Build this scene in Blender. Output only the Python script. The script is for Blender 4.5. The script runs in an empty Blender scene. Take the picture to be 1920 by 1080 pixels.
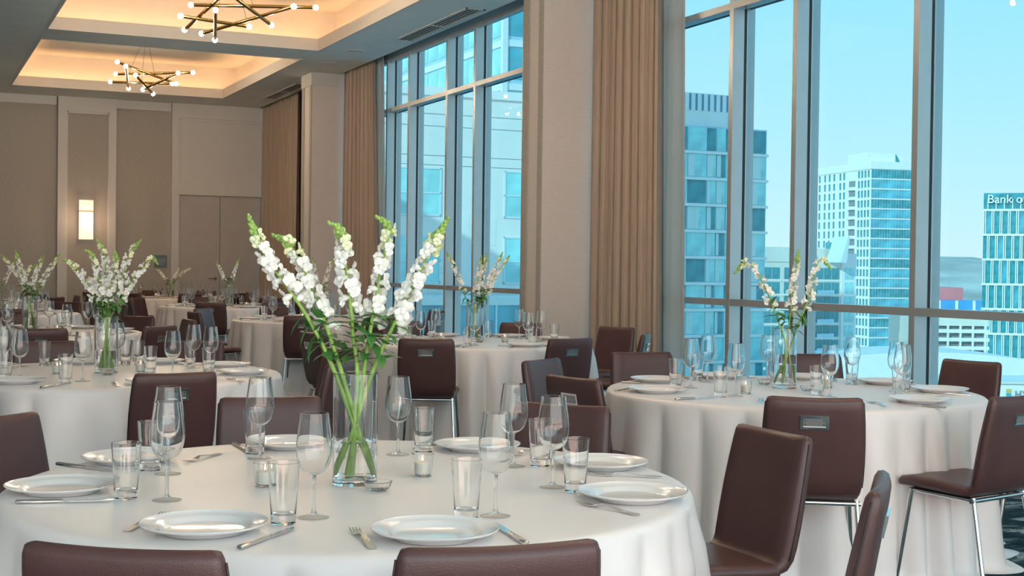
import bpy, bmesh, math, random
from mathutils import Vector, Matrix

random.seed(7)
S = bpy.context.scene
COL = S.collection
PI = math.pi
rad = math.radians

# ------------------------------------------------------------------ camera
FPX = 2499.0
YAW, PITCH, ROLL = 0.43093, 0.01568, 0.01259
EYE = Vector((0, 0, 1.355))
_r = Vector((math.cos(YAW), -math.sin(YAW), 0)); _f = Vector((math.sin(YAW), math.cos(YAW), 0)); _u = Vector((0, 0, 1))
C_FWD = math.cos(PITCH) * _f - math.sin(PITCH) * _u
_u2 = math.sin(PITCH) * _f + math.cos(PITCH) * _u
C_RIGHT = math.cos(ROLL) * _r + math.sin(ROLL) * _u2
C_UP = -math.sin(ROLL) * _r + math.cos(ROLL) * _u2
cam = bpy.data.cameras.new('camera')
cam.sensor_width = 36.0
cam.lens = FPX / 1920.0 * 36.0
cam.clip_start = 0.05
cam.clip_end = 20000
cob = bpy.data.objects.new('camera', cam)
COL.objects.link(cob)
_m = Matrix((C_RIGHT, C_UP, -C_FWD)).transposed().to_4x4()
_m.translation = EYE
cob.matrix_world = _m
S.camera = cob


def ray(u, v):
    return C_RIGHT * ((u - 960) / FPX) - C_UP * ((v - 540) / FPX) + C_FWD


def hit(u, v, z):
    r = ray(u, v); return EYE + r * ((z - EYE.z) / r.z)


def hitx(u, v, x):
    r = ray(u, v); return EYE + r * (x / r.x)


def hity(u, v, y):
    r = ray(u, v); return EYE + r * (y / r.y)


def dep(u, v, d):
    return EYE + ray(u, v) * d


# ------------------------------------------------------------------ view, sky, sun
vs = S.view_settings
vs.view_transform = 'Standard'; vs.look = 'None'; vs.gamma = 1.0; vs.use_curve_mapping = False
vs.exposure = 0.38
S.cycles.max_bounces = 20
S.cycles.transmission_bounces = 18
S.cycles.transparent_max_bounces = 16
S.cycles.diffuse_bounces = 5
S.cycles.glossy_bounces = 6
S.cycles.sample_clamp_indirect = 6.0
S.cycles.use_denoising = True

W = bpy.data.worlds.new('sky'); S.world = W; W.use_nodes = True
nt = W.node_tree; nt.nodes.clear()
wo = nt.nodes.new('ShaderNodeOutputWorld'); bg = nt.nodes.new('ShaderNodeBackground')
tc = nt.nodes.new('ShaderNodeTexCoord'); sx = nt.nodes.new('ShaderNodeSeparateXYZ'); cr = nt.nodes.new('ShaderNodeValToRGB')
nt.links.new(tc.outputs['Generated'], sx.inputs[0]); nt.links.new(sx.outputs['Z'], cr.inputs[0])
nt.links.new(cr.outputs[0], bg.inputs[0]); nt.links.new(bg.outputs[0], wo.inputs[0])
cr.color_ramp.elements[0].position = 0.0; cr.color_ramp.elements[0].color = (1.16, 0.98, 0.98, 1)
cr.color_ramp.elements[1].position = 0.75; cr.color_ramp.elements[1].color = (0.30, 0.62, 0.95, 1)
e = cr.color_ramp.elements.new(0.09); e.color = (0.86, 0.93, 0.99, 1)
e = cr.color_ramp.elements.new(0.22); e.color = (0.56, 0.84, 1.0, 1)
bg.inputs[1].default_value = 4.4

sun = bpy.data.lights.new('sun', 'SUN'); sun.energy = 10.5; sun.angle = rad(0.6); sun.color = (1.0, 0.95, 0.87)
so = bpy.data.objects.new('sun', sun); COL.objects.link(so)
SUN_DIR = Vector((0.8, 0.5, -0.40))
so.rotation_euler = SUN_DIR.to_track_quat('-Z', 'Y').to_euler()

# lamp levels (bulbs of the chandeliers, cove strips in the coffers)
BULB_L = 195.0
COVE_W = 2.3

# ------------------------------------------------------------------ materials
MATS = {}


def newmat(name):
    m = bpy.data.materials.new(name); m.use_nodes = True
    MATS[name] = m
    return m, m.node_tree, m.node_tree.nodes['Principled BSDF']


def mat(name, col, rough=0.5, metal=0.0, spec=0.5, var=0.0, scale=20.0, bump=0.0, bscale=200.0, coat=0.0, sheen=0.0, stretch=None, emit=None, estr=0.0):
    m, t, p = newmat(name)
    p.inputs['Base Color'].default_value = (*col, 1)
    p.inputs['Roughness'].default_value = rough
    p.inputs['Metallic'].default_value = metal
    p.inputs['Specular IOR Level'].default_value = spec
    if coat: p.inputs['Coat Weight'].default_value = coat; p.inputs['Coat Roughness'].default_value = 0.15
    if sheen: p.inputs['Sheen Weight'].default_value = sheen
    if emit: p.inputs['Emission Color'].default_value = (*emit, 1); p.inputs['Emission Strength'].default_value = estr
    tcn = t.nodes.new('ShaderNodeTexCoord'); mp = t.nodes.new('ShaderNodeMapping')
    t.links.new(tcn.outputs['Object'], mp.inputs[0])
    if stretch: mp.inputs['Scale'].default_value = stretch
    n = t.nodes.new('ShaderNodeTexNoise'); n.inputs['Scale'].default_value = scale; n.inputs['Detail'].default_value = 3
    t.links.new(mp.outputs[0], n.inputs['Vector'])
    if var:
        r = t.nodes.new('ShaderNodeValToRGB')
        r.color_ramp.elements[0].position = 0.3; r.color_ramp.elements[1].position = 0.7
        r.color_ramp.elements[0].color = (*[c * (1 - var) for c in col], 1)
        r.color_ramp.elements[1].color = (*[min(1, c * (1 + var)) for c in col], 1)
        t.links.new(n.outputs['Fac'], r.inputs[0]); t.links.new(r.outputs[0], p.inputs['Base Color'])
    if bump:
        n2 = t.nodes.new('ShaderNodeTexNoise'); n2.inputs['Scale'].default_value = bscale; n2.inputs['Detail'].default_value = 2
        t.links.new(mp.outputs[0], n2.inputs['Vector'])
        b = t.nodes.new('ShaderNodeBump'); b.inputs['Strength'].default_value = bump; b.inputs['Distance'].default_value = 0.002
        t.links.new(n2.outputs['Fac'], b.inputs['Height']); t.links.new(b.outputs[0], p.inputs['Normal'])
    return m


def emis(name, col, strength, sample=True):
    m = bpy.data.materials.new(name); m.use_nodes = True; t = m.node_tree; t.nodes.clear()
    o = t.nodes.new('ShaderNodeOutputMaterial'); e = t.nodes.new('ShaderNodeEmission')
    e.inputs[0].default_value = (*col, 1); e.inputs[1].default_value = strength
    t.links.new(e.outputs[0], o.inputs[0])
    if not sample: m.cycles.emission_sampling = 'NONE'
    MATS[name] = m
    return m


def glassmat(name, col=(1, 1, 1), ior=1.45, rough=0.0):
    m, t, p = newmat(name)
    p.inputs['Base Color'].default_value = (*col, 1); p.inputs['Roughness'].default_value = rough
    p.inputs['IOR'].default_value = ior; p.inputs['Transmission Weight'].default_value = 1.0
    return m


def panemat(name, tint, refl=0.5):
    m = bpy.data.materials.new(name); m.use_nodes = True; t = m.node_tree; t.nodes.clear()
    o = t.nodes.new('ShaderNodeOutputMaterial'); mx = t.nodes.new('ShaderNodeMixShader')
    tr = t.nodes.new('ShaderNodeBsdfTransparent'); gl = t.nodes.new('ShaderNodeBsdfGlossy'); fr = t.nodes.new('ShaderNodeLayerWeight')
    pw = t.nodes.new('ShaderNodeMath'); pw.operation = 'POWER'; pw.inputs[1].default_value = 5.0
    ad = t.nodes.new('ShaderNodeMath'); ad.operation = 'MULTIPLY_ADD'; ad.inputs[1].default_value = 0.95; ad.inputs[2].default_value = 0.05
    mu = t.nodes.new('ShaderNodeMath'); mu.operation = 'MULTIPLY'; mu.inputs[1].default_value = refl
    tr.inputs[0].default_value = (*tint, 1); gl.inputs['Roughness'].default_value = 0.0
    fr.inputs[0].default_value = 0.5
    t.links.new(fr.outputs['Facing'], pw.inputs[0]); t.links.new(pw.outputs[0], ad.inputs[0])
    t.links.new(ad.outputs[0], mu.inputs[0]); t.links.new(mu.outputs[0], mx.inputs[0])
    t.links.new(tr.outputs[0], mx.inputs[1]); t.links.new(gl.outputs[0], mx.inputs[2]); t.links.new(mx.outputs[0], o.inputs[0])
    MATS[name] = m
    return m


mat('plaster', (0.78, 0.82, 0.81), 0.8, var=0.03, scale=3)
mat('coffer', (0.70, 0.67, 0.63), 0.8, var=0.02, scale=3)
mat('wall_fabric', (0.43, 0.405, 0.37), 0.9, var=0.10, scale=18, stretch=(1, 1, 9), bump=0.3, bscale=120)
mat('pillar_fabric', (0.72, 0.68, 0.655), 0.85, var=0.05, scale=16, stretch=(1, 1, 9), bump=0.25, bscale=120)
mat('trim_white', (0.64, 0.63, 0.62), 0.6, var=0.02, scale=5)
mat('door_paint', (0.47, 0.45, 0.44), 0.6, var=0.04, scale=6)
mat('alu', (0.50, 0.53, 0.55), 0.32, metal=0.55, var=0.03, scale=8)
mat('gasket', (0.02, 0.025, 0.03), 0.5)
mat('curtain', (0.46, 0.36, 0.285), 0.75, sheen=0.25, var=0.07, scale=30, stretch=(1, 1, 0.05), bump=0.3, bscale=500)
m_, t_, p_ = newmat('glow_cloth')  # translucent cloth of the strips that stand in for window glow
t_.nodes.clear(); o_ = t_.nodes.new('ShaderNodeOutputMaterial'); x_ = t_.nodes.new('ShaderNodeMixShader'); d_ = t_.nodes.new('ShaderNodeBsdfDiffuse'); l_ = t_.nodes.new('ShaderNodeBsdfTranslucent')
n_ = t_.nodes.new('ShaderNodeTexNoise'); n_.inputs['Scale'].default_value = 60; r_ = t_.nodes.new('ShaderNodeValToRGB'); r_.color_ramp.elements[0].color = (0.66, 0.63, 0.60, 1); r_.color_ramp.elements[1].color = (0.78, 0.75, 0.71, 1)
t_.links.new(n_.outputs['Fac'], r_.inputs[0]); t_.links.new(r_.outputs[0], d_.inputs[0]); t_.links.new(r_.outputs[0], l_.inputs[0]); x_.inputs[0].default_value = 0.62
t_.links.new(d_.outputs[0], x_.inputs[1]); t_.links.new(l_.outputs[0], x_.inputs[2]); t_.links.new(x_.outputs[0], o_.inputs[0])
mat('cloth', (0.84, 0.765, 0.745), 0.34, spec=0.5, sheen=0.15, var=0.025, scale=2.5, bump=0.12, bscale=900)
mat('leather', (0.086, 0.037, 0.036), 0.34, spec=0.5, var=0.12, scale=6, bump=0.35, bscale=420)
mat('seam', (0.045, 0.026, 0.024), 0.5)
mat('chrome', (0.72, 0.72, 0.73), 0.12, metal=1.0)
mat('steel', (0.66, 0.64, 0.62), 0.22, metal=1.0, var=0.05, scale=60)
mat('brushed', (0.52, 0.49, 0.48), 0.38, metal=1.0, var=0.06, scale=40, stretch=(1, 1, 12))
mat('black_plastic', (0.015, 0.015, 0.016), 0.5)
mat('porcelain', (0.86, 0.84, 0.84), 0.12, coat=0.4)
mat('wax', (0.90, 0.86, 0.76), 0.5)
mat('brass', (0.42, 0.27, 0.10), 0.22, metal=1.0)
mat('stem_green', (0.27, 0.45, 0.085), 0.5, var=0.2, scale=30)
mat('leaf_green', (0.065, 0.20, 0.045), 0.45, var=0.3, scale=25)
mat('bud_green', (0.33, 0.50, 0.12), 0.5, var=0.25, scale=60)
mat('petal', (0.90, 0.88, 0.83), 0.6, var=0.04, scale=80)
mat('petal_cream', (0.84, 0.86, 0.58), 0.6, var=0.06, scale=80)
mat('plaque', (0.13, 0.20, 0.23), 0.5)
mat('plaque_print', (0.30, 0.36, 0.38), 0.5)
mat('grille', (0.62, 0.61, 0.59), 0.5)
mat('void', (0.008, 0.009, 0.01), 0.8)
mat('globe', (0.80, 0.80, 0.80), 0.35)
mat('dark_metal', (0.05, 0.05, 0.055), 0.4, metal=0.6)
glassmat('glass', (0.99, 1.0, 1.0), 1.42)
glassmat('water', (0.985, 1.0, 0.99), 1.33)
panemat('window_glass', (0.097, 0.170, 0.180), 0.30)
panemat('thin_glass', (0.975, 0.985, 0.985), 1.0)
panemat('warm_fill_glass', (0.94, 0.80, 0.69), 0.5)  # warm tint of the added end glazing, colours its fill light
emis('bulb', (1.0, 0.80, 0.56), BULB_L)
emis('flame', (1.0, 0.65, 0.25), 8.0, sample=False)
# alabaster sconce
m_, t_, p_ = newmat('alabaster')
n_ = t_.nodes.new('ShaderNodeTexNoise'); n_.inputs['Scale'].default_value = 5; n_.inputs['Detail'].default_value = 6; n_.inputs['Distortion'].default_value = 1.5
r_ = t_.nodes.new('ShaderNodeValToRGB'); r_.color_ramp.elements[0].color = (0.75, 0.42, 0.28, 1); r_.color_ramp.elements[1].color = (1.0, 0.80, 0.62, 1)
r_.color_ramp.elements[0].position = 0.32; r_.color_ramp.elements[1].position = 0.5
t_.links.new(n_.outputs['Fac'], r_.inputs[0]); t_.links.new(r_.outputs[0], p_.inputs['Emission Color']); p_.inputs['Emission Strength'].default_value = 0.6
p_.inputs['Base Color'].default_value = (0.8, 0.7, 0.6, 1)
# carpet
m_, t_, p_ = newmat('carpet')
tc_ = t_.nodes.new('ShaderNodeTexCoord'); mp_ = t_.nodes.new('ShaderNodeMapping'); mp_.inputs['Rotation'].default_value = (0, 0, rad(28)); mp_.inputs['Scale'].default_value = (1.6, 5.0, 1)
n1 = t_.nodes.new('ShaderNodeTexNoise'); n1.inputs['Scale'].default_value = 1.5; n1.inputs['Detail'].default_value = 7; n1.inputs['Roughness'].default_value = 0.72; n1.inputs['Distortion'].default_value = 1.1
r1 = t_.nodes.new('ShaderNodeValToRGB')
r1.color_ramp.elements[0].position = 0.47; r1.color_ramp.elements[0].color = (0.018, 0.045, 0.056, 1)
r1.color_ramp.elements[1].position = 0.60; r1.color_ramp.elements[1].color = (0.38, 0.47, 0.49, 1)
e = r1.color_ramp.elements.new(0.53); e.color = (0.075, 0.13, 0.15, 1)
t_.links.new(tc_.outputs['Object'], mp_.inputs[0]); t_.links.new(mp_.outputs[0], n1.inputs['Vector']); t_.links.new(n1.outputs['Fac'], r1.inputs[0]); t_.links.new(r1.outputs[0], p_.inputs['Base Color'])
p_.inputs['Roughness'].default_value = 0.95; p_.inputs['Specular IOR Level'].default_value = 0.1
n2 = t_.nodes.new('ShaderNodeTexNoise'); n2.inputs['Scale'].default_value = 500; t_.links.new(tc_.outputs['Object'], n2.inputs['Vector'])
b_ = t_.nodes.new('ShaderNodeBump'); b_.inputs['Strength'].default_value = 0.5; b_.inputs['Distance'].default_value = 0.004
t_.links.new(n2.outputs['Fac'], b_.inputs['Height']); t_.links.new(b_.outputs[0], p_.inputs['Normal'])
# city, far buildings kept pale so the colours carry the haze
mat('stone_white', (0.86, 0.83, 0.79), 0.8, var=0.03, scale=0.6)
mat('concrete_white', (0.88, 0.86, 0.84), 0.8, var=0.03, scale=0.3)
mat('stone_cream', (0.80, 0.76, 0.68), 0.8, var=0.04, scale=0.3)
mat('frame_pale', (0.72, 0.80, 0.82), 0.5)
mat('joint', (0.30, 0.31, 0.31), 0.8)
mat('pane_teal', (0.055, 0.31, 0.36), 0.08, spec=0.6, var=0.35, scale=0.5)
mat('pane_aqua', (0.36, 0.74, 0.78), 0.10, spec=0.6, var=0.35, scale=0.35)
mat('pane_blue', (0.11, 0.42, 0.52), 0.08, spec=0.6, var=0.4, scale=0.25)
mat('pane_pale', (0.42, 0.68, 0.78), 0.12, spec=0.6, var=0.15, scale=0.3)
mat('blind', (0.70, 0.80, 0.78), 0.8, var=0.12, scale=2, stretch=(6, 6, 0.1))
mat('fin_blue', (0.10, 0.30, 0.42), 0.4)
mat('hill', (0.58, 0.55, 0.50), 0.95, var=0.25, scale=0.008)
mat('stadium_red', (0.78, 0.24, 0.24), 0.7, var=0.15, scale=0.05)
mat('stadium_blue', (0.10, 0.40, 0.78), 0.6, var=0.2, scale=0.05)
mat('city_ground', (0.62, 0.60, 0.57), 0.9, var=0.25, scale=0.02)
mat('sign_white', (0.95, 0.95, 0.95), 0.5)
mat('sign_shade_grey', (0.28, 0.30, 0.32), 0.5)
mat('sign_orange', (0.75, 0.50, 0.15), 0.5)


# ------------------------------------------------------------------ mesh helpers
class MB:
    def __init__(s): s.v = []; s.f = []

    def add(s, vs, fs):
        o = len(s.v); s.v += [tuple(v) for v in vs]; s.f += [tuple(i + o for i in f) for f in fs]; return s

    def box(s, x0, x1, y0, y1, z0, z1):
        return s.add([(x0, y0, z0), (x1, y0, z0), (x1, y1, z0), (x0, y1, z0), (x0, y0, z1), (x1, y0, z1), (x1, y1, z1), (x0, y1, z1)],
                     [(3, 2, 1, 0), (4, 5, 6, 7), (0, 1, 5, 4), (1, 2, 6, 5), (2, 3, 7, 6), (3, 0, 4, 7)])

    def tube(s, pts, r, seg=8, cap=True):
        pts = [Vector(p) for p in pts]; rings = []
        rs = r if isinstance(r, (list, tuple)) else [r] * len(pts)
        up = None
        for i, p in enumerate(pts):
            d = (pts[min(i + 1, len(pts) - 1)] - pts[max(i - 1, 0)]).normalized()
            if up is None:
                a = Vector((0, 0, 1)) if abs(d.z) < 0.9 else Vector((1, 0, 0)); up = (a - d * a.dot(d)).normalized()
            else:
                up = (up - d * up.dot(d)).normalized()
            sd = d.cross(up)
            rings.append([p + (up * math.cos(2 * PI * k / seg) + sd * math.sin(2 * PI * k / seg)) * rs[i] for k in range(seg)])
        vs = [v for rg in rings for v in rg]; fs = []
        for i in range(len(rings) - 1):
            for k in range(seg):
                a, b = i * seg + k, i * seg + (k + 1) % seg
                fs.append((a, a + seg, b + seg, b))
        if cap:
            fs.append(tuple(range(seg))); fs.append(tuple((len(rings) - 1) * seg + k for k in reversed(range(seg))))
        return s.add(vs, fs)

    def lathe(s, prof, seg=32, c=(0, 0, 0)):
        """prof: list of (r, z); r == 0 makes a pole"""
        vs = []; idx = []
        for r, z in prof:
            if r <= 1e-7: idx.append([len(vs)]); vs.append((c[0], c[1], c[2] + z))
            else:
                idx.append(list(range(len(vs), len(vs) + seg)))
                for k in range(seg):
                    a = 2 * PI * k / seg; vs.append((c[0] + r * math.cos(a), c[1] + r * math.sin(a), c[2] + z))
        fs = []
        for A, B in zip(idx, idx[1:]):
            for k in range(seg):
                k2 = (k + 1) % seg
                if len(A) == 1 and len(B) == 1: continue
                if len(A) == 1: fs.append((A[0], B[k2], B[k]))
                elif len(B) == 1: fs.append((A[k], A[k2], B[0]))
                else: fs.append((A[k], A[k2], B[k2], B[k]))
        return s.add(vs, fs)

    def ball(s, c, r, seg=12, rg=8):
        return s.lathe([(0 if i in (0, rg) else r * math.sin(PI * i / rg), -r * math.cos(PI * i / rg)) for i in range(rg + 1)], seg, c)

    def extrude(s, outline, z0, z1):
        n = len(outline)
        vs = [(x, y, z0) for x, y in outline] + [(x, y, z1) for x, y in outline]
        fs = [tuple(reversed(range(n))), tuple(range(n, 2 * n))] + [(i, (i + 1) % n, n + (i + 1) % n, n + i) for i in range(n)]
        return s.add(vs, fs)

    def xf(s, m, start=0):
        for i in range(start, len(s.v)): s.v[i] = tuple(m @ Vector(s.v[i]))
        return s

    def mesh(s, name, material, smooth=False, angle=None):
        me = bpy.data.meshes.new(name); me.from_pydata(s.v, [], s.f); me.update()
        bm = bmesh.new(); bm.from_mesh(me); bmesh.ops.recalc_face_normals(bm, faces=bm.faces)
        if all(e_.is_manifold for e_ in bm.edges) and bm.calc_volume(signed=True) < 0: bmesh.ops.reverse_faces(bm, faces=bm.faces)
        bm.to_mesh(me); bm.free()
        me.materials.append(MATS[material])
        if smooth:
            me.polygons.foreach_set('use_smooth', [True] * len(me.polygons))
            if angle:
                me.set_sharp_from_angle(angle=rad(angle))
        return me


def obj(name, me, parent=None, loc=None, rot=None, scale=None):
    o = bpy.data.objects.new(name, me); COL.objects.link(o)
    if parent is not None: o.parent = parent
    if loc is not None: o.location = loc
    if rot is not None: o.rotation_euler = rot
    if scale is not None: o.scale = scale
    return o


def tag(o, label, cat, group=None, kind=None):
    o['label'] = label; o['category'] = cat
    if group: o['group'] = group
    if kind: o['kind'] = kind
    return o


def thing(name, label, cat, loc=(0, 0, 0), rotz=0.0, group=None, kind=None):
    o = bpy.data.objects.new(name, None); COL.objects.link(o); o.empty_display_size = 0.1
    o.location = loc; o.rotation_euler = (0, 0, rotz)
    return tag(o, label, cat, group, kind)


def part(name, mb, material, parent, smooth=False, angle=None, label=None):
    o = obj(name, mb.mesh(name, material, smooth, angle), parent)
    if label: o['label'] = label
    return o


def copy_tree(root, loc, rotz, label, group=None):
    r = root.copy(); COL.objects.link(r); r.location = loc; r.rotation_euler = (0, 0, rotz); r['label'] = label
    if group: r['group'] = group
    for ch in KIDS[root.name]:
        c = ch.copy(); COL.objects.link(c); c.parent = r
        for g in KIDS.get(ch.name, ()):
            d = g.copy(); COL.objects.link(d); d.parent = c
    return r


KIDS = {}


def remember(root):
    for o in [root] + [o for o in bpy.data.objects if o.parent is root]:
        KIDS[o.name] = [c for c in bpy.data.objects if c.parent is o]


class Stock:
    """first use places the prototype itself, later uses place copies"""
    def __init__(s, root): s.root = root; s.used = False; remember(root)

    def put(s, loc, rotz, label, group):
        if not s.used:
            s.used = True; o = s.root; o.location = loc; o.rotation_euler = (0, 0, rotz); o['label'] = label; o['group'] = group; return o
        return copy_tree(s.root, loc, rotz, label, group)


def sbox(name, dims, material, label, cat, kind='structure', parent=None):
    o = obj(name, MB().box(*dims).mesh(name, material), parent)
    if parent is None: tag(o, label, cat, None, kind)
    return o


# ------------------------------------------------------------------ room shell
ZC = 4.4          # flat ceiling
XS = 6.35         # edge of the curtain pocket
XF = 6.62         # room face of the window frame
XG = 6.775        # glass
YB = 25.94        # far wall
XL = -6.0         # left wall (out of frame)
YR = -2.6         # unseen glazed end, added behind the camera for fill light
sbox('floor', (XL, XG, YR, YB, -0.2, 0.0), 'carpet', 'dark slate carpet with pale streaks under the tables', 'floor')
sbox('wall_left', (XL - 0.2, XL, YR - 0.2, YB + 0.2, -0.2, 5.3), 'plaster', 'plain white wall on the left side of the hall', 'wall')  # unseen wall, white chosen to bounce light into the room
sbox('wall_rear', (XL, XG + 0.2, YR - 0.2, YR, 4.45, 5.3), 'plaster', 'white band above the added glazed end behind the viewer', 'wall')

CX0, CX1 = 1.74, 5.41
COFF = [(y1 - 5.26, y1) for y1 in (24.62, 18.45, 12.28, 6.11)]
cb = MB()
T = 0.06
cb.box(XL, CX0, YR, YB, ZC, ZC + T)
cb.box(CX1, XS, YR, YB, ZC, ZC + T)
edges = [YB] + [v for c in COFF for v in (c[1], c[0])] + [YR]
for a, b in zip(edges[0::2], edges[1::2]): cb.box(CX0, CX1, b, a, ZC, ZC + T)
ceil = obj('ceiling', cb.mesh('ceiling', 'plaster'))
tag(ceil, 'flat grey-white plaster ceiling around the glowing coffers', 'ceiling', None, 'structure')
# pocket above the curtains
pk = MB().box(XS, XS + 0.03, YR, YB, ZC, 4.72).box(XS, XG + 0.2, YR, YB, 4.72, 4.78)
part('curtain_pocket', pk, 'plaster', ceil)
LIP, LEDGE, CTOP = 0.165, 0.30, 5.0
for i, (y0, y1) in enumerate(COFF):
    fb = MB()
    h0, h1 = ZC + T, ZC + LIP
    w = 0.02
    g_ = 0.012
    zf = ZC - 0.004
    fb.box(CX0 - w, CX0 + g_, y0 - w, y1 + w, zf, h1).box(CX1 - g_, CX1 + w, y0 - w, y1 + w, zf, h1)
    fb.box(CX0 + g_, CX1 - g_, y0 - w, y0 + g_, zf, h1).box(CX0 + g_, CX1 - g_, y1 - g_, y1 + w, zf, h1)
    part('fascia', fb, 'coffer', ceil)
    wb = MB(); L = LEDGE
    wb.box(CX0 - L - w, CX0 - L, y0 - L, y1 + L, h0, CTOP).box(CX1 + L, CX1 + L + w, y0 - L, y1 + L, h0, CTOP)
    wb.box(CX0 - L - w, CX1 + L + w, y0 - L - w, y0 - L, h0, CTOP).box(CX0 - L - w, CX1 + L + w, y1 + L, y1 + L + w, h0, CTOP)
    part('cove_wall', wb, 'coffer', ceil)
    part('coffer_top', MB().box(CX0 - L, CX1 + L, y0 - L, y1 + L, CTOP, CTOP + 0.05), 'coffer', ceil)
    cx, cy = (CX0 + CX1) / 2, (y0 + y1) / 2
    for (lx, ly, sx_, sy_) in ((cx, y1 + 0.12, CX1 - CX0, 0.05), (cx, y0 - 0.12, CX1 - CX0, 0.05), (CX0 - 0.12, cy, 0.05, y1 - y0), (CX1 + 0.12, cy, 0.05, y1 - y0)):
        ld = bpy.data.lights.new('cove_light', 'AREA'); ld.shape = 'RECTANGLE'; ld.size = sx_; ld.size_y = sy_
        ld.energy = COVE_W * max(sx_, sy_); ld.color = (1.0, 0.52, 0.22)
        lo = bpy.data.objects.new('cove_light', ld); COL.objects.link(lo); lo.location = (lx, ly, ZC + T + 0.02); lo.rotation_euler = (PI, 0, 0)
        lo.parent = ceil

# roof and an unseen wing added to shade the stone block opposite
rf = MB().box(XL - 0.2, XG + 0.2, YR - 0.2, YB + 0.2, 5.3, 5.6)
tag(obj('roof_slab', rf.mesh('roof_slab', 'concrete_white')), 'concrete slab above the coffered ceiling', 'roof', None, 'structure')
wg = MB().box(-30, 6.95, YB + 0.4, 71.0, -60, 14.7)
tag(obj('wall_shadow_wing', wg.mesh('wall_shadow_wing', 'stone_cream')), 'unseen wing added beyond the far wall to shade the stone building', 'wall', None, 'structure')
tag(obj('wall_base', MB().box(-30, 6.95, -30, YB + 0.4, -60, -0.25).mesh('wall_base', 'stone_cream')), 'storeys of the building below the hall floor', 'wall', None, 'structure')

# far wall: fabric, crown, framed panel, door surround
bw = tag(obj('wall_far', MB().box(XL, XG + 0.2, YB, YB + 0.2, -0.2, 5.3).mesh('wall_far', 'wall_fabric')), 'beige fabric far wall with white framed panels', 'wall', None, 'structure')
tr = MB().box(XL, 2.62, YB - 0.05, YB, 4.24, ZC)
tr.box(3.68, 4.70, YB - 0.05, YB, 4.24, ZC)
t1 = tag(obj('trim_1', tr.mesh('trim_1', 'trim_white')), 'white crown band along the top of the far wall', 'trim', None, 'structure')
FY = YB - 0.12
fr = MB().box(2.64, 2.80, FY, YB, 0, 4.14).box(3.55, 3.68, FY, YB, 0, 4.14).box(2.64, 3.68, FY, YB, 4.14, ZC)
fr.box(2.80, 2.815, FY + 0.02, YB, 0, 4.14).box(3.535, 3.55, FY + 0.02, YB, 0, 4.14).box(2.8, 3.55, FY + 0.02, YB, 4.10, 4.14)
tag(obj('trim_2', fr.mesh('trim_2', 'trim_white')), 'tall white frame around the sconce panel', 'trim', None, 'structure')
tag(obj('trim_3', MB().box(2.815, 3.535, YB - 0.05, YB, 0, 4.10).mesh('trim_3', 'wall_fabric')), 'beige fabric inset panel behind the sconce', 'panel', None, 'structure')
ds = MB().box(4.71, 4.85, FY, YB, 0, ZC).box(6.44, 6.60, FY, YB, 0, ZC).box(4.85, 6.44, FY, YB, 2.66, 2.80).box(4.85, 6.44, FY, YB, 4.13, ZC).box(4.85, 6.44, FY + 0.05, YB, 2.80, 4.13)
ds.box(4.86, 6.43, FY + 0.03, YB, 4.08, 4.13).box(4.86, 6.43, FY + 0.03, YB, 2.80, 2.84)
tag(obj('trim_4', ds.mesh('trim_4', 'trim_white')), 'white surround and overpanel of the double doors', 'trim', None, 'structure')
dr = thing('door_1', 'pair of tall beige doors in the far wall', 'door', (0, 0, 0), kind='structure')
for x0, x1, hx, sg in ((4.855, 5.638, 5.56, -1), (5.647, 6.435, 5.73, 1)):
    lf = part('door_leaf', MB().box(x0, x1, FY + 0.05, FY + 0.09, 0.01, 2.655), 'door_paint', dr)
    hb = MB().lathe([(0, 0), (0.035, 0), (0.035, 0.012), (0, 0.012)], 16); hb.xf(Matrix.Translation((hx, FY + 0.05, 1.06)) @ Matrix.Rotation(PI / 2, 4, 'X'))
    hb.tube([(hx, FY + 0.04, 1.06), (hx, FY - 0.005, 1.06), (hx + sg * 0.14, FY - 0.01, 1.06)], 0.011)
    part('lever_handle', hb, 'steel', lf, True, 40)
bbd = MB().box(XL, 2.64, YB - 0.02, YB, 0, 0.12).box(3.68, 4.71, YB - 0.02, YB, 0, 0.12)
tag(obj('baseboard_far', bbd.mesh('baseboard_far', 'trim_white')), 'pale baseboard along the far wall', 'baseboard', None, 'structure')

# pillars
for i, (y0, y1) in enumerate(((20.57, 21.12), (12.2, 12.66), (3.75, 4.21))):
    pm = MB().box(5.93, XG + 0.2, y0, y1, 0, 4.75)
    nm = ('slim beige fabric pillar between the far curtains', 'wide beige fabric pillar between the two windows', 'beige pillar at the near end of the big window')[i]
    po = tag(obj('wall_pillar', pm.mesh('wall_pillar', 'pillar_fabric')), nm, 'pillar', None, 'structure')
    part('crown', MB().box(5.91, XS, y0 - 0.02, y1 + 0.02, 4.20, ZC), 'trim_white', po)
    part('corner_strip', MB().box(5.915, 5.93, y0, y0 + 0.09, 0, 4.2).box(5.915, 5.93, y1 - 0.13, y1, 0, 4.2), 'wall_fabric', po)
    part('baseboard', MB().box(5.91, XS, y0 - 0.015, y1 + 0.015, 0, 0.12), 'trim_white', po)
    if i == 1:
        part('socket_plate', MB().box(6.58, 6.65, y0 - 0.008, y0, 0.42, 0.54), 'trim_white', po)

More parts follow.
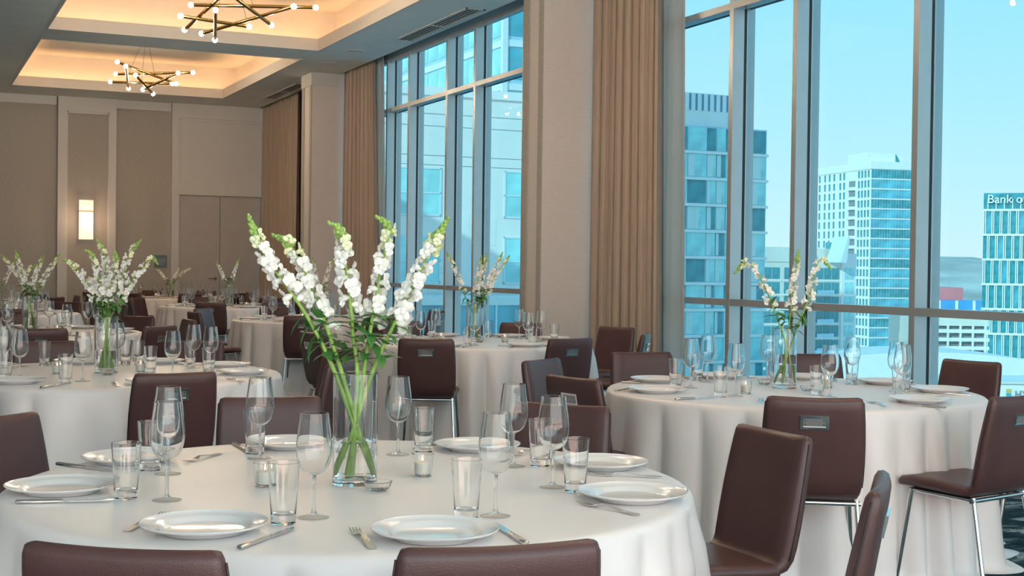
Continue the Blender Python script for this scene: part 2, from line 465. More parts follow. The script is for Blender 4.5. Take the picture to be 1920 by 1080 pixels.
# windows
def window(n, y0, y1, mull, label, rails=(1.04, 3.64), loc=(0, 0, 0), rotz=0.0, glass='window_glass'):
    w = thing('window_%d' % n, label, 'window', loc, rotz, kind='structure')
    ys = [y0] + mull + [y1]
    for y in mull + [y0 + 0.03, y1 - 0.03]:
        mo = part('mullion', MB().box(XF, XF + 0.115, y - 0.03, y + 0.03, 0, 4.72), 'alu', w)
        part('gasket', MB().box(XF + 0.115, XF + 0.145, y - 0.022, y + 0.022, 0, 4.72), 'gasket', mo)
        part('cap', MB().box(XF + 0.145, XF + 0.23, y - 0.028, y + 0.028, 0, 4.72), 'alu', mo)
    for a, b in zip(ys, ys[1:]):
        for z in rails:
            part('rail', MB().box(XF + 0.002, XF + 0.115, a + 0.03, b - 0.03, z, z + 0.058), 'alu', w)
            part('rail_cap', MB().box(XF + 0.145, XF + 0.2, a + 0.03, b - 0.03, z + 0.01, z + 0.05), 'gasket', w)
        part('header', MB().box(XF - 0.02, XF + 0.16, a, b, 4.42, 4.72).box(XF + 0.01, XF + 0.05, a + 0.03, b - 0.03, 4.38, 4.43), 'alu', w)
        part('sill', MB().box(XF - 0.02, XF + 0.16, a, b, 0, 0.12), 'alu', w)
        zs = [0.12] + list(rails) + [4.42]
        for z0, z1 in zip(zs, zs[1:]):
            part('pane', MB().add([(XG, a + 0.02, z0), (XG, b - 0.02, z0), (XG, b - 0.02, z1), (XG, a + 0.02, z1)], [(0, 1, 2, 3)]), glass, w)
    return w


window(1, 4.21, 12.2, [5.10, 6.06, 7.51, 8.94, 9.86, 11.30], 'tall aluminium window on the right with the city view')
window(2, 12.66, 20.57, [14.15, 15.62, 16.57, 18.03, 18.97], 'tall aluminium window left of the wide pillar')
window(3, 21.12, YB, [22.6, 23.6, 25.0], 'dark window strip behind the farthest curtain')
window(4, YR, 3.75, [-1.6, -0.2, 0.8, 2.3], 'tall aluminium window beside the viewer')
window(5, XL, XG, [-4.6, -3.6, -2.2, -1.2, 0.2, 1.2, 2.6, 3.6, 5.0], 'glazed end wall added behind the viewer for fill light', loc=(0, YR + XF, 0), rotz=-PI / 2, glass='warm_fill_glass')  # unseen, added to throw fill light forward onto the tables


def curtain(y0, y1, folds, label, seed, flare=0.0, xa=6.50, amp=0.075, top=4.68, mt='curtain', nm='curtain'):
    rnd = random.Random(seed); n = folds * 10; rows = 14
    ph = [rnd.uniform(-0.5, 0.5) for _ in range(folds + 1)]; am = [rnd.uniform(0.55, 1.1) for _ in range(folds + 1)]
    vs = []; fs = []
    for r in range(rows + 1):
        t = r / rows; z = top * (1 - t) + 0.015 * t
        for k in range(n + 1):
            q = k / n * folds; i = min(int(q), folds - 1); fr_ = q - i
            a = am[i] * (1 - fr_) + am[i + 1] * fr_; p = ph[i] * (1 - fr_) + ph[i + 1] * fr_
            w = 1.0 - 2.0 * abs(math.cos(PI * (q + 0.35 * p) + 0.25 * t * p)) ** 0.6
            y = y0 + (y1 - y0) * k / n + 0.018 * math.sin(4 * PI * q + p) + flare * t * (1 - k / n) ** 2 * -1
            vs.append((xa + amp * a * w * (0.75 + 0.35 * t), y, z))
    for r in range(rows):
        for k in range(n):
            a = r * (n + 1) + k; fs.append((a, a + 1, a + n + 2, a + n + 1))
    me = MB().add(vs, fs).mesh(nm, mt, True)
    o = obj(nm, me)
    sm = o.modifiers.new('thick', 'SOLIDIFY'); sm.thickness = 0.008
    return tag(o, label, 'curtain', 'floor length curtains along the windows')


curtain(10.84, 12.15, 9, 'floor-length tan pleated curtain right of the wide pillar', 1, flare=0.10)
curtain(10.52, 10.98, 2, 'pale strip added as window glow on the curtain edge, right window', 6, flare=0.12, xa=6.56, amp=0.035, mt='glow_cloth', nm='glow_strip')  # added strip, stands in for window light on the curtain edge
curtain(18.92, 19.3, 2, 'pale strip added as window glow on the curtain edge, smaller window', 7, flare=0.3, xa=6.56, amp=0.035, mt='glow_cloth', nm='glow_strip')
curtain(19.18, 20.52, 8, 'tan pleated curtain hanging left of the smaller window', 2, flare=0.35)
curtain(23.25, 25.80, 11, 'tan pleated curtain in the far corner beside the double doors', 3)
curtain(4.3, 5.0, 4, 'tan pleated curtain at the near end of the right window', 4)
curtain(12.72, 13.35, 4, 'tan pleated curtain tucked behind the wide pillar', 5)

sh = thing('dark_panel', 'flat black panel added beside the farthest curtain', 'shade', (6.56, 22.2, 0))  # black panel put across the gap beside the curtain
part('fabric', MB().box(-0.008, 0.008, -1.05, 1.35, 0.03, 4.6), 'void', sh)
part('bottom_bar', MB().box(-0.012, 0.012, -1.05, 1.35, 0.005, 0.03), 'dark_metal', sh)

# ceiling vents and speakers
def vent(y0, y1, label):
    v = thing('ceiling_vent', label, 'vent', (6.165, (y0 + y1) / 2, ZC), group='slot vents in the ceiling')
    h = (y1 - y0) / 2
    part('backing', MB().box(-0.105, 0.105, -h, h, -0.004, -0.001), 'void', v)
    fb = MB().box(-0.125, -0.1, -h - 0.02, h + 0.02, -0.012, -0.001).box(0.1, 0.125, -h - 0.02, h + 0.02, -0.012, -0.001)
    fb.box(-0.125, 0.125, -h - 0.02, -h, -0.012, -0.001).box(-0.125, 0.125, h, h + 0.02, -0.012, -0.001).box(-0.1, 0.1, -0.015, 0.015, -0.013, -0.001)
    part('frame', fb, 'grille', v)
    for k in range(4):
        x = -0.075 + k * 0.05
        part('slat', MB().box(x - 0.009, x + 0.009, -h, h, -0.007, -0.0045), 'grille', v)


vent(14.55, 17.0, 'linear slot vent in the ceiling above the smaller window')
vent(21.95, 24.2, 'linear slot vent in the ceiling before the farthest curtain')
vent(6.4, 8.9, 'linear slot vent in the ceiling above the right window')
for u, v, l in ((666, 95, 'round white ceiling speaker nearer the slot vent'), (615, 118, 'round white ceiling speaker nearer the slim pillar')):
    p = hit(u, v, ZC)
    s_ = thing('ceiling_speaker', l, 'speaker', (p.x, p.y, ZC), group='round ceiling speakers')
    part('grille', MB().lathe([(0, -0.010), (0.10, -0.009), (0.105, -0.006)], 28), 'grille', s_, True)
    part('rim', MB().lathe([(0.105, -0.001), (0.105, -0.010), (0.125, -0.008), (0.128, -0.001)], 28), 'trim_white', s_, True)


# ------------------------------------------------------------------ chandeliers
def chandelier(rods, label, wires, centre):
    c = thing('chandelier', label, 'chandelier', (0, 0, 0), group='brass rod chandeliers')
    for a, b in rods:
        a, b = Vector(a), Vector(b); d = (b - a).normalized()
        r = part('rod', MB().tube([a + d * 0.03, b - d * 0.03], 0.021, 10), 'brass', c, True, 40)
        for p in (a, b):
            part('bulb', MB().ball(p, 0.031, 12, 8), 'bulb', r, True)
    for a in wires:
        part('wire', MB().tube([a, (centre[0], centre[1], CTOP)], 0.003, 5), 'dark_metal', c)
    part('canopy', MB().lathe([(0, -0.03), (0.07, -0.03), (0.075, 0.0)], 20, (centre[0], centre[1], CTOP)), 'brass', c, True, 40)
    return c




def rodpx(lst):
    return [(hit(u0, v0, z0), hit(u1, v1, z1)) for (u0, v0, z0, u1, v1, z1) in lst]


R1 = rodpx([(358, 9, 4.32, 592, 14, 4.32), (338, 30, 4.22, 467, 50, 4.18), (404, 19, 4.22, 403, 75, 4.06), (378, 63, 4.12, 551, 12, 4.30),
            (346, 56, 4.16, 422, -14, 4.40), (509, 47, 4.16, 436, -8, 4.38)])
R2 = rodpx([(217, 139, 4.33, 362, 136, 4.36), (207, 153.5, 4.26, 323, 157, 4.23), (220, 116, 4.44, 330, 157, 4.24), (236, 124, 4.34, 241, 166, 4.14),
            (268, 168, 4.14, 334, 137, 4.33), (254, 141, 4.28, 287, 176, 4.10)])


def cen(R):
    s = Vector((0, 0, 0))
    for a, b in R: s += a + b
    return s / (2 * len(R))


c1, c2 = cen(R1), cen(R2)
WIRE_IDX = (0, 1, 3)
chandelier(R1, 'crossed brass rod chandelier in the nearer coffer', [(R1[i][0] + R1[i][1]) / 2 for i in WIRE_IDX], c1)
chandelier(R2, 'crossed brass rod chandelier in the farther coffer', [(R2[i][0] + R2[i][1]) / 2 for i in WIRE_IDX], c2)
for k, nm in ((1, 'over the front row of tables'), (2, 'above the viewer')):
    off = Vector((0, -6.17 * k, 0)); RR = [(a + off, b + off) for a, b in R1]
    chandelier(RR, 'crossed brass rod chandelier ' + nm + ', out of frame', [(RR[i][0] + RR[i][1]) / 2 for i in WIRE_IDX], c1 + off)

# sconce, plaque
sc_ = thing('wall_sconce', 'glowing alabaster wall sconce on the framed panel', 'sconce', (3.145, YB - 0.05, 1.77))
part('backplate', MB().box(-0.10, 0.10, -0.03, 0, 0.03, 0.70), 'brass', sc_)
part('shade', MB().box(-0.125, 0.125, -0.11, -0.03, 0, 0.73), 'alabaster', sc_)
part('band', MB().box(-0.13, 0.13, -0.115, -0.03, 0.51, 0.535), 'brass', sc_)
ld = bpy.data.lights.new('sconce_light', 'POINT'); ld.energy = 5; ld.color = (1, 0.66, 0.4); ld.shadow_soft_size = 0.1
lo = bpy.data.objects.new('sconce_light', ld); COL.objects.link(lo); lo.parent = sc_; lo.location = (0, -0.3, 0.36)
pq = thing('wall_plaque', 'small teal plaque on the wall beside the doors', 'plaque', (4.53, YB, 1.38))
part('plate', MB().box(-0.12, 0.12, -0.02, 0, -0.12, 0.12), 'plaque', pq)
part('print', MB().box(-0.07, 0.09, -0.022, -0.019, 0.03, 0.05).box(-0.07, 0.09, -0.022, -0.019, -0.01, 0.01).box(-0.07, 0.05, -0.022, -0.019, -0.06, -0.04), 'plaque_print', pq)


# ------------------------------------------------------------------ furniture prototypes
def smooth_path(pts, n):
    pts = [Vector(p) for p in pts]; out = []
    P = [pts[0] * 2 - pts[1]] + pts + [pts[-1] * 2 - pts[-2]]
    seg = len(pts) - 1
    for i in range(n + 1):
        q = i / n * seg; k = min(int(q), seg - 1); t = q - k
        a, b, c, d = P[k], P[k + 1], P[k + 2], P[k + 3]
        out.append(0.5 * ((2 * b) + (c - a) * t + (2 * a - 5 * b + 4 * c - d) * t * t + (3 * b - a - 3 * c + d) * t ** 3))
    return out


def sweep(path, widths, thick, nx=10, crv=0.0, pill=0.5):
    """upholstered slab: path = [(y, z)], cross-section is a rounded bar along x"""
    n = len(path); rings = []
    for i, (y, z) in enumerate(path):
        a = path[max(i - 1, 0)]; b = path[min(i + 1, n - 1)]
        d = Vector((b[0] - a[0], b[1] - a[1])).normalized(); nv = Vector((-d.y, d.x))
        w, t = widths[i] / 2, thick[i] / 2
        ring = []
        for (sx, st) in SECT:
            x = sx * (w - t * pill) + (t * pill) * SGN(sx) * CAPX(sx, st)
            off = st * t
            yy = y + nv.x * off + crv * (sx * abs(sx) * SGN(sx)) * 1.0
            ring.append((x, yy, z + nv.y * off + crv * 0.4 * sx * sx))
        rings.append(ring)
    m = len(SECT); vs = [v for r in rings for v in r]; fs = []
    for i in range(n - 1):
        for k in range(m):
            a, b = i * m + k, i * m + (k + 1) % m
            fs.append((a, b, b + m, a + m))
    fs.append(tuple(reversed(range(m)))); fs.append(tuple((n - 1) * m + k for k in range(m)))
    return MB().add(vs, fs)


SECT = [(-1 + 2 * i / 8, 1.0) for i in range(9)] + [(1.0, 0.75), (1.0, 0.25), (1.0, -0.25), (1.0, -0.75)] + [(1 - 2 * i / 8, -1.0) for i in range(9)] + [(-1.0, -0.75), (-1.0, -0.25), (-1.0, 0.25), (-1.0, 0.75)]
SGN = lambda s: 1 if s > 0 else (-1 if s < 0 else 0)


def CAPX(sx, st):
    return math.sqrt(max(0.0, 1 - st * st)) if abs(sx) > 0.999 else 0.0


def make_chair():
    c = thing('dining_chair', 'brown leather chair', 'chair')
    # backrest: rises from the bend at the rear of the seat
    pb = [(-0.155, 0.452), (-0.178, 0.462), (-0.192, 0.485), (-0.201, 0.52), (-0.213, 0.58), (-0.228, 0.66), (-0.244, 0.74), (-0.256, 0.80), (-0.262, 0.832), (-0.2645, 0.845), (-0.266, 0.850)]
    wb = [0.375, 0.385, 0.392, 0.398, 0.402, 0.402, 0.396, 0.388, 0.382, 0.372, 0.340]
    tb = [0.040, 0.046, 0.050, 0.052, 0.052, 0.050, 0.047, 0.044, 0.040, 0.028, 0.008]
    part('backrest', sweep(pb, wb, tb, crv=0.009, pill=0.8), 'leather', c, True, 55)
    ps = [(0.188, 0.440), (0.184, 0.452), (0.172, 0.460), (0.12, 0.466), (0.03, 0.462), (-0.06, 0.456), (-0.12, 0.452), (-0.156, 0.452)]
    ws = [0.36, 0.385, 0.40, 0.408, 0.41, 0.402, 0.388, 0.375]
    ts = [0.010, 0.030, 0.040, 0.046, 0.046, 0.044, 0.042, 0.040]
    part('seat', sweep(ps, ws, ts, crv=0.0, pill=0.8), 'leather', c, True, 55)
    # piping along both edges
    for s in (-1, 1):
        pts = [(s * (w / 2 + 0.0015), y + 0.013, z) for (y, z), w in list(zip(pb, wb))[2:-2]]
        part('seam', MB().tube(pts, 0.0028, 5), 'seam', c, True)
    # handle plate on the rear
    hp = MB(); a = 0.2
    th = math.atan2(0.244 - 0.228, 0.08)
    M_ = Matrix.Translation((0, -0.2715, 0.752)) @ Matrix.Rotation(th, 4, 'X')
    hp.box(-0.056, 0.056, -0.004, 0.006, 0.018, 0.027).box(-0.056, 0.056, -0.004, 0.006, -0.027, -0.018).box(-0.056, -0.044, -0.004, 0.006, -0.018, 0.018).box(0.044, 0.056, -0.004, 0.006, -0.018, 0.018)
    pl = part('handle_plate', hp.xf(M_), 'chrome', c, label='chrome framed pull plate')
    part('inset', MB().box(-0.044, 0.044, 0.001, 0.006, -0.018, 0.018).xf(M_), 'brushed', pl)
    sc2 = MB()
    for sx in (-0.036, 0.036):
        for sz in (-0.009, 0.009): sc2.ball((sx, 0.001, sz), 0.0028, 8, 4)
    part('screws', sc2.xf(M_), 'black_plastic', pl)
    # frame
    fm = MB()
    for s in (-1, 1): fm.tube([(s * 0.172, 0.135, 0.424), (s * 0.172, -0.165, 0.418)], 0.0095, 8)
    fm.tube([(-0.195, -0.172, 0.418), (0.195, -0.172, 0.418)], 0.0105, 8)
    fm.tube([(-0.172, 0.13, 0.424), (0.172, 0.13, 0.424)], 0.0095, 8)
    part('frame', fm, 'chrome', c, True, 50)
    part('underpan', MB().box(-0.165, 0.165, -0.15, 0.13, 0.424, 0.437), 'black_plastic', c)
    for s in (-1, 1):
        for (y0, y1) in ((0.13, 0.185), (-0.170, -0.255)):
            lg = part('leg', MB().tube([(s * 0.178, y0, 0.43), (s * 0.205, y1, 0.012)], 0.0105, 10), 'chrome', c, True, 50)
            part('foot', MB().lathe([(0, 0), (0.015, 0), (0.016, 0.004), (0.010, 0.014), (0, 0.016)], 12, (s * 0.2055, y1 - (0.001 if y1 < 0 else -0.001), 0)), 'chrome', lg, True, 50)
    return c


def make_plate():
    p = thing('dinner_plate', 'plate', 'plate')
    pr = [(0, 0.006), (0.085, 0.006), (0.093, 0.008), (0.100, 0.0145), (0.118, 0.018), (0.138, 0.0225), (0.1405, 0.0245), (0.1415, 0.0235), (0.1385, 0.0195), (0.112, 0.0125), (0.098, 0.004), (0.09, 0.0), (0, 0.0)]
    part('dish', MB().lathe(pr, 56), 'porcelain', p, True, 60)
    return p


def make_wine():
    g = thing('wine_glass', 'wine glass', 'glass')
    o = [(0.0055, 0.093), (0.012, 0.0955), (0.022, 0.101), (0.031, 0.111), (0.0375, 0.126), (0.0405, 0.144), (0.0398, 0.165), (0.0370, 0.188), (0.0335, 0.212), (0.0318, 0.228)]
    o = [(p.x, p.y) for p in smooth_path([(r, z, 0) for r, z in o], 36)]
    i = [(r - 0.0009, z + 0.0012 * (1 - (z - 0.093) / 0.135)) for r, z in reversed(o) if r > 0.012]
    part('bowl', MB().lathe([(0, 0.0929)] + o + [(0.0314, 0.2285)] + i + [(0.006, 0.0975), (0, 0.0968)], 40), 'glass', g, True, 32)
    part('stem', MB().lathe([(0, 0.0085), (0.0075, 0.0085), (0.0046, 0.018), (0.0036, 0.035), (0.0036, 0.070), (0.0044, 0.087), (0.0056, 0.0928), (0, 0.0928)], 14), 'glass', g, True, 60)
    part('foot', MB().lathe([(0, 0.0), (0.034, 0.0), (0.0352, 0.0012), (0.034, 0.0022), (0.018, 0.0045), (0.0078, 0.0082), (0, 0.0082)], 32), 'thin_glass', g, True, 60)
    for ch in [q for q in bpy.data.objects if q.parent is g]:
        ch.data.transform(Matrix.Diagonal((1.06, 1.06, 1.09, 1)))
    return g


def make_tumbler():
    g = thing('water_tumbler', 'tumbler', 'glass')
    pr = [(0, 0.0004), (0.0265, 0.0004), (0.0280, 0.002), (0.0295, 0.03), (0.0325, 0.075), (0.0368, 0.142), (0.0364, 0.1428), (0.0359, 0.142), (0.0313, 0.075), (0.0280, 0.030), (0.0258, 0.0225), (0.020, 0.0205), (0, 0.020)]
    part('tumbler_body', MB().lathe(pr, 36), 'glass', g, True, 18)
    return g


def make_votive():
    g = thing('votive_candle', 'votive', 'candle')
    pr = [(0, 0), (0.024, 0), (0.026, 0.002), (0.0315, 0.064), (0.0308, 0.0648), (0.0298, 0.064), (0.0245, 0.006), (0, 0.006)]
    part('cup', MB().lathe(pr, 36), 'glass', g, True, 18)
    w = part('wax', MB().lathe([(0, 0.0075), (0.0215, 0.0075), (0.0245, 0.040), (0.020, 0.0415), (0, 0.039)], 24), 'wax', g, True, 60)
    part('wick', MB().tube([(0, 0, 0.039), (0.001, 0, 0.045)], 0.0008, 5), 'black_plastic', w)
    part('flame', MB().lathe([(0, 0.044), (0.0022, 0.047), (0.0024, 0.050), (0.0012, 0.055), (0, 0.059)], 8), 'flame', g, True)
    return g


def make_dish():
    g = thing('glass_dish', 'dish', 'dish')
    pr = [(0, 0), (0.022, 0), (0.024, 0.002), (0.033, 0.012), (0.0385, 0.026), (0.0375, 0.027), (0.036, 0.026), (0.030, 0.013), (0.020, 0.006), (0, 0.005)]
    part('bowl', MB().lathe(pr, 36), 'glass', g, True, 18)
    return g


def make_vase():
    g = thing('glass_vase', 'vase', 'vase')
    pr = [(0, 0), (0.058, 0), (0.0605, 0.003), (0.061, 0.02), (0.061, 0.303), (0.0598, 0.305), (0.0586, 0.303), (0.0584, 0.024), (0.054, 0.018), (0, 0.017)]
    part('vase_wall', MB().lathe([(0, 0.0004), (0.058, 0.0004), (0.0605, 0.003), (0.061, 0.02), (0.061, 0.303), (0.0602, 0.3045), (0.0594, 0.303), (0.0590, 0.024), (0.054, 0.018), (0, 0.017)], 48), 'glass', g, True, 18)
    part('water', MB().lathe([(0, 0.0185), (0.053, 0.0195), (0.0582, 0.0255), (0.0584, 0.122), (0, 0.122)], 40), 'water', g, True, 18)
    return g


def make_fork():
    # long axis +y (tines forward), length 0.205
    g = thing('dinner_fork', 'fork', 'fork')
    mb = MB()
    def strip(st):
        vs = []; fs = []
        for (y, w, z, t) in st: vs += [(-w, y, z), (w, y, z), (w, y, z + t), (-w, y, z + t)]
        for i in range(len(st) - 1):
            for k in range(4): a, b = i * 4 + k, i * 4 + (k + 1) % 4; fs.append((a, b, b + 4, a + 4))
        fs += [(3, 2, 1, 0), tuple(len(vs) - 4 + k for k in range(4))]
        return vs, fs
    mb.add(*strip([(-0.1025, 0.007, 0.001, 0.003), (-0.098, 0.0095, 0.001, 0.0032), (-0.05, 0.0075, 0.003, 0.003), (0.0, 0.0045, 0.009, 0.003), (0.022, 0.0038, 0.010, 0.003), (0.034, 0.006, 0.007, 0.0026), (0.042, 0.0115, 0.004, 0.0022), (0.060, 0.0125, 0.0022, 0.002)]))
    for k in range(4):
        x = -0.0102 + k * 0.0068
        vs, fs = strip([(0.059, 0.0021, 0.0022, 0.002), (0.080, 0.0018, 0.003, 0.0018), (0.1025, 0.0010, 0.0075, 0.0014)])
        mb.add([(vx + x, vy, vz) for vx, vy, vz in vs], fs)
    part('fork_body', mb, 'steel', g)
    return g


def make_knife():
    g = thing('dinner_knife', 'knife', 'knife')
    hb = MB(); st = [(-0.12, 0.006, 0.003), (-0.117, 0.0085, 0.0055), (-0.08, 0.008, 0.0058), (-0.02, 0.0068, 0.0052), (-0.008, 0.0060, 0.0045)]
    vs = []; fs = []
    for (y, w, t) in st:
        for k in range(8): a = 2 * PI * k / 8 + PI / 8; vs.append((w * math.cos(a), y, 0.0055 + t * math.sin(a) * 0.95))
    for i in range(len(st) - 1):
        for k in range(8): a, b = i * 8 + k, i * 8 + (k + 1) % 8; fs.append((a, b, b + 8, a + 8))
    fs += [tuple(reversed(range(8))), tuple((len(st) - 1) * 8 + k for k in range(8))]
    part('handle', hb.add(vs, fs), 'steel', g, True, 50)
    bl = MB().extrude([(-0.004, -0.012), (0.004, -0.012), (0.0095, 0.004), (0.0105, 0.06), (0.0085, 0.095), (0.003, 0.112), (-0.004, 0.118), (-0.007, 0.10), (-0.0075, 0.01)], 0.0045, 0.0065)
    part('blade', bl, 'chrome', g)
    return g


CHAIR = Stock(make_chair()); PLATE = Stock(make_plate()); WINE = Stock(make_wine()); TUMB = Stock(make_tumbler()); VOT = Stock(make_votive())
DISH = Stock(make_dish()); VASE = Stock(make_vase()); FORK = Stock(make_fork()); KNIFE = Stock(make_knife())

# table cloth
ZT = 0.757


def cloth_mesh(seed):
    rnd = random.Random(seed); n = 360; NF = rnd.choice((25, 27, 29))
    ph = [rnd.uniform(0, 6.3) for _ in range(5)]
    prof = [(0.35, ZT, 0), (0.7, ZT, 0), (0.86, ZT, 0), (0.900, ZT - 0.0008, 0), (0.914, ZT - 0.004, 0), (0.923, ZT - 0.011, 0.0), (0.928, ZT - 0.024, 0.03), (0.930, ZT - 0.06, 0.16)]
    for i in range(1, 13):
        t = i / 12; prof.append((0.932 + 0.035 * t, (ZT - 0.06) * (1 - t) + 0.012 * t, 0.16 + 0.84 * t ** 0.6))
    prof.append((1.0, 0.004, 1.15)); prof.append((1.03, 0.002, 1.3))
    vs = [(0, 0, ZT)]
    for (r, z, a) in prof:
        for k in range(n):
            th = 2 * PI * k / n
            x = NF * th / 2 + 1.1 * math.sin(3 * th + ph[0]) + 0.7 * math.sin(5 * th + ph[1]) + 0.35 * a * math.sin(7 * th + ph[2])
            am = 0.62 + 0.38 * math.sin(4 * th + ph[3]) * math.sin(9 * th + ph[4])
            s = (2 * abs(math.cos(x)) ** 0.75 - 1.0) * am
            rr = r + 0.075 * a * (s + 0.10)
            vs.append((rr * math.cos(th), rr * math.sin(th), z))
    fs = [(0, 1 + k, 1 + (k + 1) % n) for k in range(n)]
    for i in range(len(prof) - 1):
        for k in range(n):
            a = 1 + i * n + k; b = 1 + i * n + (k + 1) % n
            fs.append((a, a + n, b + n, b))
    return MB().add(vs, fs).mesh('tablecloth', 'cloth', True)


CLOTHS = [cloth_mesh(s) for s in (11, 12, 13)]
TOP_ME = MB().lathe([(0, 0.715), (0.90, 0.715), (0.905, 0.73), (0.90, 0.752), (0, 0.752)], 48).mesh('tabletop', 'stone_cream', True, 40)
TLEG_ME = MB().tube([(0, 0, 0.716), (0.03, 0, 0.0)], 0.016, 8).mesh('leg', 'dark_metal', True, 50)

TABLES = {
    1: ((1.14, 3.50), 'the large front table'),
    2: ((4.06, 5.46), 'the right-hand table by the big window'),
    3: ((4.19, 9.80), 'the middle table before the wide pillar'),
    4: ((1.02, 7.43), 'the left table behind the front one'),
    5: ((1.00, 11.90), 'the third table in the left row'),
    6: ((4.15, 14.05), 'the table left of the smaller window'),
    7: ((4.17, 18.60), 'the table facing the double doors'),
    8: ((4.25, 23.40), 'the farthest table below the wall plaque'),
    9: ((1.00, 16.30), 'the fourth table in the left row'),
    10: ((1.00, 20.70), 'the last table in the left row'),
}
SEATS = {   # (chair angle, distance of the top of its back, extra turn)
    1: [(-126, 1.34), (-96, 1.32), (-44, 1.40), (-2, 1.37), (39, 1.40), (85, 1.47), (129, 1.40), (172, 1.40)],
    2: [(-123, 1.38), (-85.5, 1.36, 9), (-38, 1.40), (14, 1.58), (45, 1.52, 25), (92, 1.52, -14), (130, 1.40, -6), (177, 1.25, 15)],
    3: [(-129, 1.45, 10), (-84, 1.38, 4), (-40, 1.38), (6, 1.45, 18), (50, 1.42), (95, 1.42), (140, 1.40), (186, 1.42)],
    4: [(-130, 1.38), (-84, 1.26), (-37, 1.34), (10, 1.42), (60, 1.42), (98, 1.42), (140, 1.40), (182, 1.40)],
    5: [(-130, 1.40), (-92, 1.40), (-52, 1.44), (4, 1.36), (40, 1.35), (95, 1.42), (141, 1.40), (187, 1.40)],
    6: [(-113, 1.40), (-82, 1.60), (-40, 1.38), (6, 1.45), (50, 1.42), (95, 1.42), (141, 1.40), (187, 1.40)],
    7: [(-111, 1.42), (-76, 1.40), (-38, 1.38), (6, 1.45), (50, 1.42), (95, 1.42), (141, 1.40), (187, 1.40)],
}
GEN = [(-128, 1.40), (-86, 1.36), (-42, 1.38), (5, 1.42), (50, 1.42), (95, 1.42), (141, 1.40), (187, 1.40)]
PLATE_ANG = {
    1: [-138, -93, -35, 6, 44, 86, 125, 165], 2: [-117, -74, -25, 12, 49, 87, 124, 172], 4: [-134, -80, -22, 20, 58, 95, 140, 180],
}
SEATW = ['front', 'front right', 'right', 'back right', 'back', 'back left', 'left', 'front left']


def seat_words(c, angs):
    base = math.degrees(math.atan2(-c[1], -c[0]))          # towards the camera
    best = None
    rel = [((a - base) % 360) for a in angs]                # counter-clockwise from the camera side: right first
    order = sorted(range(len(angs)), key=lambda i: rel[i])
    for s in range(8):
        err = 0
        for k, i in enumerate(order):
            d = (rel[i] - 45 * ((k + s) % 8) + 180) % 360 - 180; err += d * d
        if best is None or err < best[0]: best = (err, s)
    w = [None] * len(angs)
    for k, i in enumerate(order): w[i] = SEATW[(k + best[1]) % 8]
    return w


def aim(ang):       # rotation of a thing whose +y points to the table centre from angle ang
    return rad(ang) + PI / 2


WINE_PX = {1: [(588, 971), (929, 968), (1036, 914), (962, 875), (746, 853), (487, 860), (315, 889), (313, 938)],
           4: [(155, 715), None, (395, 697), (363, 690.6), None, (227, 686), None, (37, 708)],
           2: [(1555, 745), None, (1680, 735), (1597, 721), None, (1326, 717), (1295, 727), (1379, 743)]}
TUMB_PX = {1: [(531, 982), (882, 972), (1084, 922), (1019, 874), (804, 847), (493, 848), (280, 882), (236, 935)],
           4: [(122.5, 718), (282, 698), (402, 701), None, None, (260, 684.6), (83, 686), (20, 709)],
           2: [(1532, 741), (1685.5, 741), (1714, 735), (1632, 720), None, (1307, 714), (1266.5, 725), (1351, 744)]}
PLATE_PX = {1: [(383, 986), (816, 997), (1186, 927), (1137, 868), (895, 836), (544, 831), (244, 859), (115, 913)]}
# fork / knife: (tip, handle end) in pixels
FORK_PX = {1: [((322, 961), (222, 1004)), ((657, 987), (712, 1040)), ((1075, 940), (1225, 970)), ((1112, 886), (1242, 891)), None, None, ((300, 864), (357, 850)), None],
           2: [((1429, 747), (1424, 761)), ((1615, 751), (1678, 767)), None, None, None, None, None, ((1240, 734), (1194, 737))],
           4: [None, ((210, 717), (226, 727)), ((430, 712), (452, 716)), None, None, None, None, None]}
KNIFE_PX = {1: [((552, 993), (450, 1031)), ((925, 985), (985, 1022)), None, None, None, ((435, 831), (466, 850)), ((212, 884), (118, 873)), ((216, 941), (31, 945))],
            2: [None, ((1738, 756), (1782, 760)), None, None, None, None, None, ((1336, 747), (1274, 750))],
            4: [((122, 721), (80, 728)), None, ((483, 705), (502, 706)), None, None, None, None, None]}


def loose(px, tid, i):
    return px[tid][i] if tid in px and px[tid][i] else None


